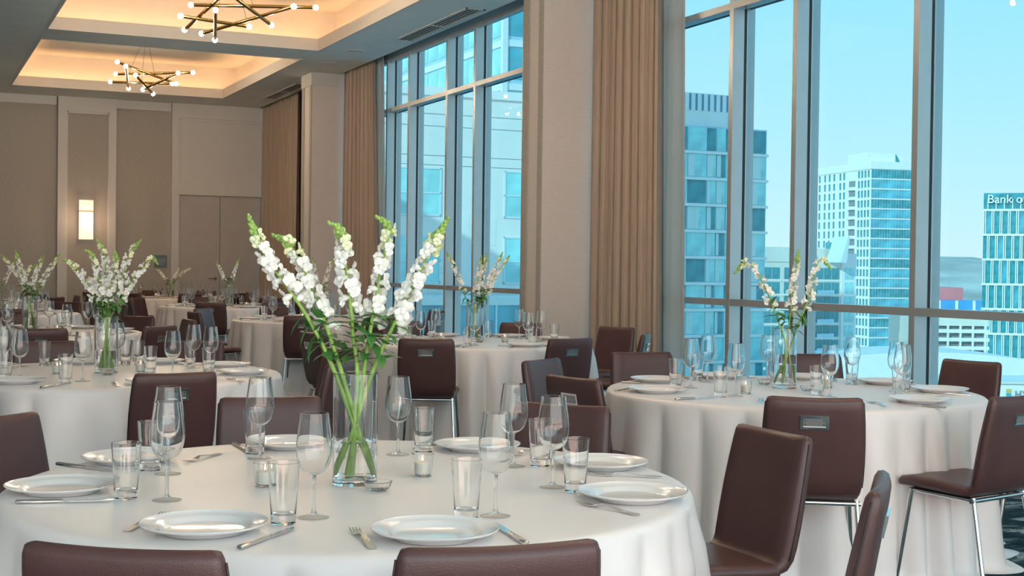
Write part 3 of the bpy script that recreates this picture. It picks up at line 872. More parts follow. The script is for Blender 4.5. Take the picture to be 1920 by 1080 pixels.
for tid, (c, tname) in TABLES.items():
    cx, cy = c
    rnd = random.Random(100 + tid)
    tb = thing('banquet_table', 'round banquet table hidden by its cloth, ' + tname, 'table', (cx, cy, 0), 0, 'round banquet tables')
    obj('tabletop', TOP_ME, tb)
    for k in range(4):
        a = PI / 4 + k * PI / 2; obj('leg', TLEG_ME, tb, (0.6 * math.cos(a), 0.6 * math.sin(a), 0), (0, 0, a))
    cl = obj('tablecloth', CLOTHS[tid % 3], None, (cx, cy, 0), (0, 0, rnd.uniform(0, 6.28)))
    tag(cl, 'champagne satin floor-length cloth draping ' + tname, 'tablecloth', 'round satin tablecloths')
    seats = SEATS.get(tid) or [(a + rnd.uniform(-3, 3), d + rnd.uniform(-0.02, 0.03)) for a, d in GEN]
    seats = [(q_ + (0,))[:3] for q_ in seats]
    wines = []
    words = seat_words(c, [s[0] for s in seats])
    pang = PLATE_ANG.get(tid, [a + rnd.uniform(-3, 3) for a in (-130, -84, -34, 8, 47, 88, 128, 174)])
    for i, ((a, d, tw), w) in enumerate(zip(seats, words)):
        r = d - 0.262
        CHAIR.put((cx + r * math.cos(rad(a)), cy + r * math.sin(rad(a)), 0), aim(a) + rad(tw + rnd.uniform(-2.5, 2.5)),
                  'brown leather chair, %s seat of %s' % (w, tname), 'brown leather dining chairs')
        pa = pang[i]
        q = loose(PLATE_PX, tid, i)
        pr = 0.735 + rnd.uniform(-0.015, 0.015)
        if q:
            pp = hit(q[0], q[1], ZT + 0.013)
            if (pp.xy - Vector(c)).length > 0.775: pp = Vector((*(Vector(c) + (pp.xy - Vector(c)).normalized() * 0.775), 0))
            px, py = pp.x, pp.y
        else: px, py = cx + pr * math.cos(rad(pa)), cy + pr * math.sin(rad(pa))
        PLATE.put((px, py, ZT), rnd.uniform(0, 6), 'white rimmed porcelain plate, %s place of %s' % (w, tname), 'white dinner plates')
        q = loose(WINE_PX, tid, i)
        if q: g = hit(q[0], q[1], ZT)
        else: ga, gr = rad(pa + 18 + rnd.uniform(-2, 2)), 0.54 + rnd.uniform(-0.02, 0.02); g = Vector((cx + gr * math.cos(ga), cy + gr * math.sin(ga), ZT))
        for _ in range(12):
            if all((g.xy - h_).length > 0.088 for h_ in wines): break
            g.xy = Vector(c) + (Matrix.Rotation(rad(4), 2) @ (g.xy - Vector(c)))
        wines.append(g.xy.copy())
        WINE.put((g.x, g.y, ZT), rnd.uniform(0, 6), 'empty stemmed wine glass, %s place of %s' % (w, tname), 'stemmed wine glasses')
        q = loose(TUMB_PX, tid, i)
        if q: g2 = hit(q[0], q[1], ZT)
        else: ga, gr = rad(pa + 13 + rnd.uniform(-1.5, 1.5)), 0.625 + rnd.uniform(-0.015, 0.015); g2 = Vector((cx + gr * math.cos(ga), cy + gr * math.sin(ga), ZT))
        if (g2.xy - g.xy).length < 0.078:
            g2.xy = g.xy + (g2.xy - g.xy).normalized() * 0.078
        pv = Vector((px, py)); dv = g2.xy - pv
        if dv.length < 0.183: g2.xy = pv + dv.normalized() * 0.183
        TUMB.put((g2.x, g2.y, ZT), rnd.uniform(0, 6), 'clear empty water tumbler, %s place of %s' % (w, tname), 'clear water tumblers')
        # cutlery: fork on the sitter's left, knife on the right
        pa_ = math.atan2(py - cy, px - cx); toc = Vector((-math.cos(pa_), -math.sin(pa_))); lft = Vector((-toc.y, toc.x))
        for ST, nm, PX, sgn in ((FORK, 'fork', FORK_PX, 1), (KNIFE, 'knife', KNIFE_PX, -1)):
            q = loose(PX, tid, i)
            if q:
                a_, b_ = hit(*q[0], ZT), hit(*q[1], ZT); mid = (a_ + b_) / 2; dirv = (a_ - b_)
                rz = math.atan2(dirv.y, dirv.x) - PI / 2; mx, my = mid.x, mid.y
                nv_ = Vector((-dirv.y, dirv.x)).normalized(); ds_ = nv_.dot(Vector((mx - px, my - py)))
                if abs(ds_) < 0.158:
                    k_ = (0.158 - abs(ds_)) * (1 if ds_ > 0 else -1); mx += nv_.x * k_; my += nv_.y * k_
            else:
                mx, my = px + lft.x * sgn * 0.172, py + lft.y * sgn * 0.172
                rz = math.atan2(toc.y, toc.x) - PI / 2 + rad(rnd.uniform(-6, 6))
            ST.put((mx, my, ZT), rz, 'stainless steel dinner %s, %s place of %s' % (nm, w, tname), 'stainless dinner %ss' % ('fork' if nm == 'fork' else 'knive'))

# centre pieces
VASE_PX = {1: (665, 908), 2: (1470, 728), 3: (888, 640), 4: (199, 699), 5: (57, 616), 6: (612, 599), 7: (430, 574.5), 8: (320, 557)}
VPOS = {}
for tid, (c, tname) in TABLES.items():
    if tid in VASE_PX:
        p = hit(*VASE_PX[tid], ZT)
        if (p.xy - Vector(c)).length > 0.35: p = Vector((c[0], c[1], ZT))
    else: p = Vector((c[0], c[1], ZT))
    VPOS[tid] = Vector((p.x, p.y, ZT))
    VASE.put(VPOS[tid], 0, 'clear glass cylinder vase of snapdragons, centre of ' + tname, 'cylinder vases')
    rt = Vector((C_RIGHT.x, C_RIGHT.y, 0)).normalized(); fw = Vector((C_FWD.x, C_FWD.y, 0)).normalized()
    vp = {1: [(497, 912), (792, 893)], 2: [(1398, 738), (1551, 727)], 4: [(107, 701), (264, 697)]}.get(tid)
    vpos = [hit(*q, ZT) for q in vp] if vp else [VPOS[tid] - rt * 0.26, VPOS[tid] + rt * 0.25 - fw * 0.05]
    for q, nm in zip(vpos, ('left', 'right')):
        VOT.put((q.x, q.y, ZT), 0, 'white votive candle, %s of the vase on %s' % (nm, tname), 'votive candles')
    dp_ = {1: (708, 921), 2: (1433, 721)}.get(tid)
    q = hit(*dp_, ZT) if dp_ else VPOS[tid] + rt * 0.05 - fw * 0.14
    if tid in (1, 2, 3, 4): DISH.put((q.x, q.y, ZT), 0, 'small clear glass dish by the vase on ' + tname, 'small glass dishes')
    if tid == 2:
        q = hit(1514, 733, ZT); DISH.put((q.x, q.y, ZT), 0, 'small clear glass dish right of the vase on ' + tname, 'small glass dishes')


# ------------------------------------------------------------------ snapdragons
def petal(mb, M, w, l, cup, n=4):
    vs = []; fs = []
    for i in range(n + 1):
        t = i / n
        for k in range(n + 1):
            s = k / n * 2 - 1
            ww = w * (0.35 + 0.65 * math.sin(PI * min(1, 0.18 + 0.72 * t)))
            x = s * ww; y = l * t - 0.12 * l * s * s * t
            z = cup * (s * s) * 0.5 * l + 0.30 * l * t * t - 0.06 * l * math.sin(4 * s + 2)
            vs.append(tuple(M @ Vector((x, y, z))))
    for i in range(n):
        for k in range(n): a = i * (n + 1) + k; fs.append((a, a + 1, a + n + 2, a + n + 1))
    mb.add(vs, fs)


def floret(mb, M, s, n=4):
    """+y away from the stem, +z up"""
    st = len(mb.v)
    mb.tube([(0, 0, 0), (0, 0.35 * s, 0.05 * s), (0, 0.62 * s, 0.10 * s)], [0.14 * s, 0.26 * s, 0.30 * s], 8)
    for az in (-38, 38):       # upper lip
        petal(mb, Matrix.Translation((0, 0.5 * s, 0.22 * s)) @ Matrix.Rotation(rad(az), 4, 'Y') @ Matrix.Rotation(rad(62), 4, 'X'), 0.42 * s, 0.72 * s, 0.25, n)
    for az in (-75, 0, 75):    # lower lip
        petal(mb, Matrix.Translation((0, 0.55 * s, -0.02 * s)) @ Matrix.Rotation(rad(180 + az * 0.9), 4, 'Y') @ Matrix.Rotation(rad(38), 4, 'X'), 0.36 * s, 0.58 * s, 0.35, n)
    mb.ball((0, 0.66 * s, 0.06 * s), 0.22 * s, 8, 6)
    mb.xf(M, st)


def leaf(mb, M, l, w):
    vs = []; fs = []; n = 6
    for i in range(n + 1):
        t = i / n; ww = w * math.sin(PI * (0.06 + 0.94 * t) ** 0.8) if t < 1 else 0.0
        z = -0.35 * l * t * t
        vs += [tuple(M @ Vector((-ww, l * t, z + 0.25 * ww))), tuple(M @ Vector((0, l * t, z))), tuple(M @ Vector((ww, l * t, z + 0.25 * ww)))]
    for i in range(n):
        a = i * 3; fs += [(a, a + 1, a + 4, a + 3), (a + 1, a + 2, a + 5, a + 4)]
    mb.add(vs, fs)


FLOR = {}
for nm, mt in (('white', 'petal'), ('cream', 'petal_cream')):
    mb = MB(); floret(mb, Matrix.Identity(4), 1.0, 5); FLOR[nm] = mb.mesh('floret', mt, True)
mb = MB(); leaf(mb, Matrix.Identity(4), 1.0, 0.23); LEAF_ME = mb.mesh('leaf', 'leaf_green', True)
mb = MB(); mb.lathe([(0, 0), (0.30, 0.15), (0.42, 0.45), (0.25, 0.85), (0, 1.0)], 8); BUD_ME = mb.mesh('bud', 'bud_green', True)


def frame_at(p, d, az):
    """matrix at p: local z along stem d, +y radially out at azimuth az"""
    d = d.normalized(); a = Vector((1, 0, 0)) if abs(d.x) < 0.9 else Vector((0, 1, 0))
    x = (a - d * a.dot(d)).normalized(); y = d.cross(x)
    out = x * math.cos(az) + y * math.sin(az); side = out.cross(d)
    m = Matrix((side, out, d)).transposed().to_4x4(); m.translation = p
    return m


def snapdragon(tid, px, off, label, f0=0.42, nf=15, size=0.026, detail=False, seed=0, dens=1.0):
    """px: pixel polyline from vase mouth to tip; first the foot in the vase (pixel, too)"""
    rnd = random.Random(seed)
    base = VPOS[tid]; d0 = (base - EYE).dot(C_FWD)
    pts = []
    n = len(px)
    for i, (u, v) in enumerate(px):
        t = i / (n - 1)
        p = dep(u, v, d0 + off * max(0.0, t - 0.25) * 1.3)
        pts.append(p)
    # keep the part inside the vase inside the glass
    for i in range(2):
        r = pts[i].xy - base.xy
        lim = 0.044 if i == 0 else 0.05
        if r.length > lim: r = r.normalized() * lim
        pts[i] = Vector((base.x + r.x, base.y + r.y, max(pts[i].z, ZT + 0.026) if i == 0 else pts[i].z))
    pts[0].z = ZT + 0.027
    path = smooth_path(pts, 40)
    org = Vector(path[0])
    s = thing('snapdragon', label, 'flower', org, 0, 'snapdragon stems in vases')
    loc = [p - org for p in path]
    N = len(loc) - 1
    RB = 0.0072 if detail else 0.0055
    part('stem', MB().tube(loc, [RB - (RB - 0.0022) * i / N for i in range(N + 1)], 8), 'stem_green', s, True, 60)
    acc = [0]
    for a, b in zip(loc, loc[1:]): acc.append(acc[-1] + (b - a).length)
    Ltot = acc[-1]

    def at(f):
        q = f * Ltot
        for i in range(N):
            if acc[i + 1] >= q:
                t = (q - acc[i]) / max(1e-6, acc[i + 1] - acc[i]); return loc[i].lerp(loc[i + 1], t), (loc[i + 1] - loc[i])
        return loc[-1], loc[-1] - loc[-2]
    W_, C_, B_, L_ = MB(), MB(), MB(), MB()
    for k in range(nf):
        t = k / (nf - 1); f = f0 + (0.925 - f0) * t ** 0.92
        p, d = at(f); az = k * 2.4 + rnd.uniform(-0.4, 0.4)
        sz = size * (1.12 - 0.42 * t) * rnd.uniform(0.88, 1.1)
        M = frame_at(p, d, az) @ Matrix.Rotation(rad(rnd.uniform(-18, 8)), 4, 'X')
        cream = t > 0.82
        if detail:
            o = obj('floret', FLOR['cream' if cream else 'white'], s); o.matrix_local = M @ Matrix.Scale(sz, 4)
            o2 = obj('calyx', BUD_ME, s); o2.matrix_local = frame_at(p, d, az) @ Matrix.Rotation(rad(-80), 4, 'X') @ Matrix.Scale(sz * 0.42, 4)
        else:
            floret(C_ if cream else W_, M, sz, 3)
    for k in range(16):
        t = k / 15; f = 0.91 + 0.09 * t
        p, d = at(f); az = k * 2.4
        sz = size * (0.72 - 0.40 * t)
        M = frame_at(p, d, az) @ Matrix.Rotation(rad(-38 + 20 * t), 4, 'X')
        vs0 = len(B_.v); B_.lathe([(0, 0), (0.30, 0.15), (0.42, 0.45), (0.25, 0.85), (0, 1.0)], 6); B_.xf(M @ Matrix.Scale(sz, 4), vs0)
    part('bud_tip', B_, 'bud_green', s, True)
    nl = 14 if detail else 9
    for k in range(nl):
        t = k / (nl - 1); f = (f0 - 0.17 if not detail else 0.43) + 0.17 * t
        p, d = at(f); az = k * 2.2 + rnd.uniform(-0.5, 0.5)
        l = rnd.uniform(0.045, 0.085)
        M = frame_at(p, d, az) @ Matrix.Rotation(rad(rnd.uniform(-25, 45)), 4, 'X') @ Matrix.Scale(l, 4)
        if detail:
            o = obj('leaf', LEAF_ME, s); o.matrix_local = M
        else: leaf(L_, M, 1.0, 0.19)
    if not detail:
        a = part('florets', W_, 'petal', s, True); a['kind'] = 'stuff'
        if C_.v: a = part('upper_florets', C_, 'petal_cream', s, True); a['kind'] = 'stuff'
        a = part('leaves', L_, 'leaf_green', s, True); a['kind'] = 'stuff'


FL1 = [([(703, 898), (633, 712), (587, 613), (540, 540), (503, 490), (480, 443), (467, 407)], 0.02, 'leftmost'),
       ([(697, 897), (645, 713), (617, 627), (597, 573), (580, 533), (560, 487), (540, 455), (514, 442)], 0.09, 'second from left'),
       ([(660, 904), (670, 713), (662, 627), (655, 547), (647, 493), (642, 450), (634, 428), (619, 419)], -0.07, 'middle'),
       ([(655, 904), (682, 700), (693, 627), (708, 547), (715, 500), (728, 443), (724, 420), (708, 408)], 0.06, 'second from right'),
       ([(627, 900), (700, 693), (733, 620), (760, 567), (783, 520), (810, 463), (838, 412)], -0.05, 'rightmost')]
for i, (px, off, w) in enumerate(FL1):
    snapdragon(1, px, off, 'white snapdragon stem with green bud tip, %s in the front vase' % w, f0=(0.66, 0.57, 0.66, 0.58, 0.59)[i], nf=(14, 16, 12, 14, 16)[i], size=0.036, detail=True, seed=20 + i)
OTHER = {
    2: [([(1487, 722), (1478, 660), (1455, 590), (1435, 540), (1418, 508), (1398, 492), (1378, 512)], 0.05), ([(1468, 722), (1474, 650), (1482, 590), (1488, 540), (1492, 505), (1497, 470)], -0.05),
        ([(1452, 722), (1478, 660), (1500, 600), (1518, 555), (1527, 510), (1540, 486), (1557, 503)], 0.08)],
    3: [([(895, 630), (885, 590), (870, 550), (857, 512), (838, 474)], 0.06), ([(893, 630), (889, 590), (893, 550), (897, 515), (903, 480)], -0.1), ([(884, 630), (889, 590), (898, 550), (905, 515), (913, 476)], 0.1),
        ([(883, 630), (892, 585), (908, 548), (922, 515), (942, 474)], 0.0), ([(880, 630), (893, 585), (912, 550), (930, 515), (955, 480)], -0.05)],
    4: [([(209, 692), (195, 602), (178, 560), (160, 525), (138, 497), (119, 487)], 0.05), ([(206, 692), (197, 600), (190, 550), (182, 505), (172, 478), (160, 469)], -0.08), ([(200, 692), (198, 600), (199, 540), (198, 500), (194, 470), (181, 449)], 0.1),
        ([(196, 692), (201, 600), (206, 545), (213, 510), (218, 488), (215, 470)], -0.12), ([(192, 692), (203, 600), (218, 545), (232, 510), (243, 475), (264, 450)], 0.03), ([(190, 692), (206, 600), (228, 560), (248, 525), (268, 502), (284, 484), (295, 494)], -0.05)],
    5: [([(66, 610), (56, 565), (45, 530), (25, 505), (3, 478)], 0.05), ([(62, 610), (55, 560), (45, 525), (38, 500), (29, 470)], -0.1), ([(52, 610), (53, 560), (46, 525), (54, 505), (66, 497)], 0.1), ([(50, 610), (57, 560), (62, 530), (70, 505), (82, 480)], 0.0), ([(50, 610), (58, 565), (75, 535), (90, 510), (112, 476)], -0.1)],
    6: [([(617, 594), (606, 560), (598, 540), (592, 515), (587, 482)], 0.0), ([(608, 594), (606, 565), (609, 535), (613, 515), (622, 486)], 0.08)],
    7: [([(436, 570), (427, 540), (420, 522), (413, 505), (405, 489)], 0.0), ([(425, 570), (431, 540), (436, 522), (441, 505), (449, 486)], 0.08)],
    8: [([(325, 553), (317, 530), (308, 520), (300, 510), (292, 503)], 0.0), ([(318, 553), (322, 532), (327, 520), (332, 510), (338, 502)], 0.08), ([(316, 553), (325, 532), (334, 520), (346, 509), (362, 502)], -0.08)],
}
ORD = {2: ('left drooping', 'middle', 'right drooping'), 3: ('first', 'second', 'third', 'fourth', 'fifth'), 4: ('first', 'second', 'third', 'fourth', 'fifth', 'sixth'), 5: ('first', 'second', 'third', 'fourth', 'fifth'), 6: ('left', 'right'), 7: ('left', 'right'), 8: ('left', 'middle', 'right')}
for tid, lst in OTHER.items():
    for i, (px, off) in enumerate(lst):
        w = ORD[tid][i]; w = w + ' from left' if w in ('first', 'second', 'third', 'fourth', 'fifth', 'sixth') else w
        snapdragon(tid, px, off, 'snapdragon stem, %s in the vase on %s' % (w, TABLES[tid][1]), f0=0.55, nf=(12 if tid == 2 else 13), size=0.032, seed=50 + tid * 10 + i)
for tid in (9,):
    b = VPOS[tid]
    for i, (dx, dz) in enumerate(((-0.25, 0.62), (0.02, 0.7), (0.22, 0.6))):
        rt = Vector((C_RIGHT.x, C_RIGHT.y, 0)).normalized(); pts = []
        for t in (0, 0.35, 0.6, 0.8, 1.0):
            q = b + rt * (-dx * 0.15 + dx * 1.15 * t) + Vector((0, 0, 0.03 + dz * t)); cpt = q - EYE; dd = cpt.dot(C_FWD)
            pts.append((960 + FPX * cpt.dot(C_RIGHT) / dd, 540 - FPX * cpt.dot(C_UP) / dd))
        snapdragon(tid, pts, (0.05, -0.05, 0.0)[i], 'white snapdragon stem, %s in the vase on %s' % (('left', 'middle', 'right')[i], TABLES[tid][1]), f0=0.55, nf=12, size=0.028, seed=150 + i)

# white globe on a dark stand behind the left row
gp = dep(171, 533, 21.5)
gl = thing('globe_lamp', 'white round globe lamp on a dark stand near the far panelled wall', 'lamp', (gp.x, gp.y, 0))
part('base', MB().lathe([(0, 0), (0.16, 0), (0.16, 0.015), (0.02, 0.03), (0, 0.03)], 24), 'dark_metal', gl, True, 40)
part('pole', MB().tube([(0, 0, 0.02), (0, 0, gp.z - 0.10)], 0.012, 8), 'dark_metal', gl, True)
part('globe', MB().ball((0, 0, gp.z), 0.115, 24, 16), 'globe', gl, True)


# ------------------------------------------------------------------ the city outside
def grid_panes(parent, name, me, cols, rows, fn):
    for r in range(rows):
        for c_ in range(cols):
            l = fn(c_, r)
            if l: obj(name, me, parent, *l)


GZ = -62.0
tag(obj('city_ground', MB().box(-50, 3500, -400, 4000, GZ - 1, GZ).mesh('city_ground', 'city_ground')), 'pale city ground far below the windows', 'ground', None, 'structure')

# stone block opposite the smaller window
YA = 72.0
A = thing('stone_building', 'white stone building with teal windows outside the smaller window', 'building', (0, 0, 0))
part('wall', MB().box(12.0, 41.0, YA, YA + 14, GZ, 11.2), 'stone_white', A)
part('coping', MB().box(11.8, 41.2, YA - 0.15, YA + 14.1, 11.2, 11.7), 'concrete_white', A)
for z in (10.15, 9.45, 7.75, 7.2):
    part('joint', MB().box(12.0, 41.0, YA - 0.012, YA, z - 0.018, z + 0.018), 'joint', A)
PW, PH = 3.0, 2.8
fme = MB().box(0, PW, -0.07, 0, 0, 0.1).box(0, PW, -0.07, 0, PH - 0.1, PH).box(0, 0.1, -0.07, 0, 0, PH).box(PW - 0.1, PW, -0.07, 0, 0, PH).box(0, PW, -0.07, 0, PH * 0.46, PH * 0.46 + 0.08).mesh('window', 'frame_pale')
pme = MB().box(0.05, PW - 0.05, -0.03, 0.0, 0.05, PH - 0.05).mesh('pane', 'pane_aqua')
for x in (18.5, 25.5, 32.5):
    for z in (4.25, 0.35, -4.0):
        w_ = obj('window', fme, A, (x, YA, z)); obj('pane', pme, w_)
lb = MB().box(29.3, 30.3, YA - 0.02, YA, 2.95, 4.4).box(31.0, 32.0, YA - 0.02, YA, 2.6, 4.2)
part('wall_hatch', lb, 'stone_white', A)
P = thing('podium_building', 'blue glass podium below the white stone building', 'building', (0, 0, 0))
part('glass_wall', MB().box(12.0, 40.0, YA - 5, YA - 0.2, GZ, -0.75), 'pane_blue', P)
part('parapet', MB().box(11.9, 40.1, YA - 5.1, YA - 0.2, -0.75, -0.3), 'frame_pale', P)
for k in range(10):
    part('mullion', MB().box(13 + k * 2.8, 13.1 + k * 2.8, YA - 5.06, YA - 5, -12, -0.75), 'frame_pale', P)

# glass tower behind the stone block
gx, gy = 45.3, 100.6
G = thing('glass_tower', 'pale blue glass tower rising behind the white stone building', 'building', (gx, gy, 0))
part('body', MB().box(0, 13, 0, 50, GZ, 62), 'pane_pale', G)
bme = MB().box(-0.12, 13.1, -0.12, 50, 0, 0.55).mesh('floor_band', 'frame_pale')
for k in range(14): obj('floor_band', bme, G, (0, 0, 5.2 + k * 3.6))
pm1 = MB().box(-0.05, 0.0, 0.0, 2.1, 0, 2.6).mesh('window', 'pane_aqua'); pm2 = MB().box(0, 2.1, -0.05, 0, 0, 2.6).mesh('window', 'pane_blue')
grid_panes(G, 'window', pm1, 20, 7, lambda c_, r: ((0, 0.4 + c_ * 2.45, 6.1 + r * 3.6),))
grid_panes(G, 'window', pm2, 5, 7, lambda c_, r: ((0.4 + c_ * 2.45, 0, 6.1 + r * 3.6),))
part('corner_post', MB().box(-0.25, 0.2, -0.25, 0.2, GZ, 62), 'frame_pale', G)

# hotel tower with curtained glass
bx = 100.4; by = 141.2
B = thing('hotel_tower', 'aqua glass hotel tower with curtained rooms and slatted crown', 'building', (bx, by, 0))
part('body', MB().box(-19, 0, 0, 15, GZ, 19.2), 'pane_pale', B)
fh = 3.27
xs = [-19.0, -16.6, -14.2, -11.8, -9.0, -7.6, -6.2, -3.4, -2.3, -0.1]
pmes = {}
for r in range(14):
    zb = 19.2 - (r + 1) * fh
    part('floor_band', MB().box(-19.05, 0.1, -0.35, 0.0, zb - 0.18, zb + 0.16), 'concrete_white', B)
    for a, b in zip(xs, xs[1:]):
        key = (round(b - a, 2), 'pane_teal' if (r * 7 + int(a * 3)) % 3 == 0 else 'pane_aqua')
        if key not in pmes: pmes[key] = MB().box(0.06, b - a - 0.06, -0.05, 0, 0.25, fh - 0.2).mesh('window', key[1])
        w_ = obj('window', pmes[key], B, (a, 0, zb))
        rr = random.Random(r * 31 + int(a * 10))
        if rr.random() < 0.6 and r > 0:
            cwid = (b - a) * rr.uniform(0.25, 0.6)
            k2 = ('c', round(cwid, 1))
            if k2 not in pmes: pmes[k2] = MB().box(0.1, 0.1 + round(cwid, 1), -0.08, -0.05, 0.3, fh - 0.25).mesh('blind', 'blind')
            obj('blind', pmes[k2], w_)
part('crown_block', MB().box(-19, -5.2, 1, 12, 19.2, 21.2), 'concrete_white', B)
cs = MB(); 
part('crown_screen', MB().box(-19, -4.9, 0.9, 12, 21.2, 23.4).box(-5.2, -3.6, 0.9, 10, 19.2, 23.2), 'concrete_white', B)
for k in range(15):
    x = -17.5 + k * 0.92
    z0 = 21.25 if x < -5.4 else 19.3
    part('crown_fin', MB().box(x, x + 0.24, 0.82, 0.9, z0, 23.3 if x < -5.2 else 23.1), 'fin_blue', B)

# cream apartment block
ax, ay = 188.6, 232.6
Cb = thing('apartment_block', 'cream apartment block with balconies and a wedge shaped roof feature', 'building', (ax, ay, 0))
part('body', MB().box(-26, 0.6, 0, 18, GZ, 3.2), 'stone_cream', Cb)
part('parapet', MB().box(-26, -11.5, -0.2, 18, 3.2, 6.3), 'stone_cream', Cb)
part('roof_house', MB().box(-10.5, -3.2, 2, 14, 3.2, 6.2), 'stone_cream', Cb)
part('stair_tower', MB().box(-3.3, 0.6, -0.3, 12, -40, 5.2), 'concrete_white', Cb)
part('roof_wedge', MB().extrude([(-6.6, 0), (-5.0, 0), (-4.2, 5.6), (-4.6, 5.6)], 0, 5).xf(Matrix.Translation((0, 1.0, 3.2)) @ Matrix.Rotation(PI / 2, 4, 'X')), 'frame_pale', Cb)
part('roof_fin', MB().box(-4.4, -2.2, 0.5, 4, 6.2, 7.6), 'pane_teal', Cb)
w1 = MB().box(0, 1.9, -0.08, 0, 0, 2.4).mesh('window', 'pane_teal'); w2 = MB().box(0, 1.15, -0.08, 0, 0, 2.5).mesh('window', 'pane_aqua')
slabm = MB().box(-0.1, 4.4, -1.1, 0, 0, 0.25).mesh('balcony_slab', 'concrete_white'); railm = MB().box(-0.1, 4.4, -1.1, -1.05, 0.25, 1.15).mesh('balcony_rail', 'pane_pale')
for r in range(9):
    z = -0.4 - r * 3.1
    for x in (-25.5, -23.4, -21.3, -18.2, -16.1, -12.2, -9.9, -7.8, -5.7): obj('window', w1, Cb, (x, 0, z))
    obj('window', w2, Cb, (-2.55, -0.3, z)); obj('window', w2, Cb, (-1.2, -0.3, z))
    part('floor_band', MB().box(-26.1, -3.3, -0.12, 0, z - 0.5, z - 0.25), 'concrete_white', Cb)
    if r:
        for x in (-18.5, -10.2):
            s_ = obj('balcony_slab', slabm, Cb, (x, 0, z - 0.4)); obj('balcony_rail', railm, s_)

# white condominium tower
dx_, dy_ = 271.5, 327.0
D = thing('condo_tower', 'white condominium tower with gridded corner balconies and blue glass front', 'building', (dx_, dy_, 0), rad(-9))
part('body', MB().box(0, 14.5, 0, 38, GZ, 33.0), 'concrete_white', D)
part('roof_band', MB().box(-0.3, 14.8, -0.3, 38.3, 33.0, 35.3), 'concrete_white', D)
part('penthouse', MB().box(-0.2, 9.5, 2, 14, 35.3, 38.2).box(9.5, 12.6, 3, 12, 35.3, 37.4), 'concrete_white', D)
part('penthouse_glass', MB().extrude([(0, 0), (1.6, 0), (0, 2.7)], 0, 0.1).xf(Matrix.Translation((9.5, 1.95, 35.4)) @ Matrix.Rotation(PI / 2, 4, 'X')), 'pane_teal', D)
fhd = 3.06
g1 = MB().box(0.1, 14.2, -0.12, 0, 0.25, fhd - 0.22).mesh('glass_band', 'pane_blue'); g1b = MB().box(0.1, 14.2, -0.12, 0, 0.25, fhd - 0.22).mesh('glass_band', 'pane_teal')
dm = MB()
for k in range(1, 15): dm.box(0.1 + k * 0.95, 0.16 + k * 0.95, -0.16, -0.12, 0.25, fhd - 0.22)
dme = dm.mesh('division', 'pane_pale')
s1 = MB().box(-0.12, 0, 0.6, 1.5, 0.55, fhd - 0.35).mesh('window', 'pane_teal')
blc = MB().box(-0.75, 0, 9.4, 13.2, 0.0, 1.0).mesh('balcony', 'concrete_white')
bls = MB().box(-0.05, 0, 9.4, 13.2, 1.0, fhd - 0.1).mesh('recess_shade', 'sign_shade_grey')  # flat grey panel painted in as the shade of a balcony hollow
for r in range(21):
    z = 33.0 - (r + 1) * fhd
    gb = obj('glass_band', g1 if r % 3 else g1b, D, (0, 0, z)); obj('division', dme, gb)
    part('floor_band', MB().box(-0.1, 14.6, -0.3, 0, z - 0.2, z + 0.22), 'concrete_white', D)
    for c_ in range(10):
        y = (0.4, 2.3, 4.2, 6.1, 15.2, 17.6, 21.5, 24.5, 27.5, 31.0)[c_]
        o = obj('window', s1, D, (0, y, z)); 
    if r: b2 = obj('balcony', blc, D, (0, 0, z)); obj('recess_shade', bls, b2)

# office tower with the bank sign
ex, ey = 295.6, 304.8
E_ = thing('office_tower', 'teal glass office tower with white fins and a bank sign on top', 'building', (ex, ey, 0), rad(-47))
part('body', MB().box(0, 40, 0, 25, GZ, 25.3), 'pane_teal', E_)
fin = MB().box(0, 0.28, -0.5, 0, 0, 7.3).mesh('fin', 'concrete_white')
gp1 = MB().box(0.3, 2.0, -0.06, 0, 0.4, 7.2).mesh('window', 'pane_teal'); gp2 = MB().box(0.3, 2.0, -0.06, 0, 0.4, 7.2).mesh('window', 'pane_blue')
zt_ = 20.2
for r in range(7):
    z = zt_ - (r + 1) * 7.4 + 7.4
    z0 = zt_ - r * 7.4
    part('floor_band', MB().box(-0.2, 40, -0.6, 0, z0 - 0.3, z0 + 0.35), 'concrete_white', E_)
    for k in range(17):
        x = k * 2.3 + (1.1 if r % 2 else 0.0)
        f_ = obj('fin', fin, E_, (x, 0, z0 - 7.1)); obj('fin', fin, E_, (x + 0.5, 0, z0 - 7.1))
        obj('window', gp2 if (k * 5 + r * 3) % 4 == 0 else gp1, E_, (x + 0.5, 0, z0 - 7.3))
for k in range(17):
    f_ = obj('fin', fin, E_, (k * 2.3 + 1.1, 0, 20.3), None, (1, 1, 0.45))


def lettering(txt, size, material, parent, loc, rot, ext=0.15):
    cu = bpy.data.curves.new('sign_lettering', 'FONT'); cu.body = txt; cu.size = size; cu.extrude = ext; cu.materials.append(MATS[material])
    tmp = bpy.data.objects.new('tmp', cu); COL.objects.link(tmp)
    me = bpy.data.meshes.new_from_object(tmp.evaluated_get(bpy.context.evaluated_depsgraph_get())); bpy.data.objects.remove(tmp)
    o = obj('sign_lettering', me, parent, loc, rot); o['label'] = 'raised sign letters reading ' + txt
    return o


lettering('Bank of America', 3.6, 'sign_white', E_, (1.0, -0.9, 22.3), (PI / 2, 0, 0), 0.25)

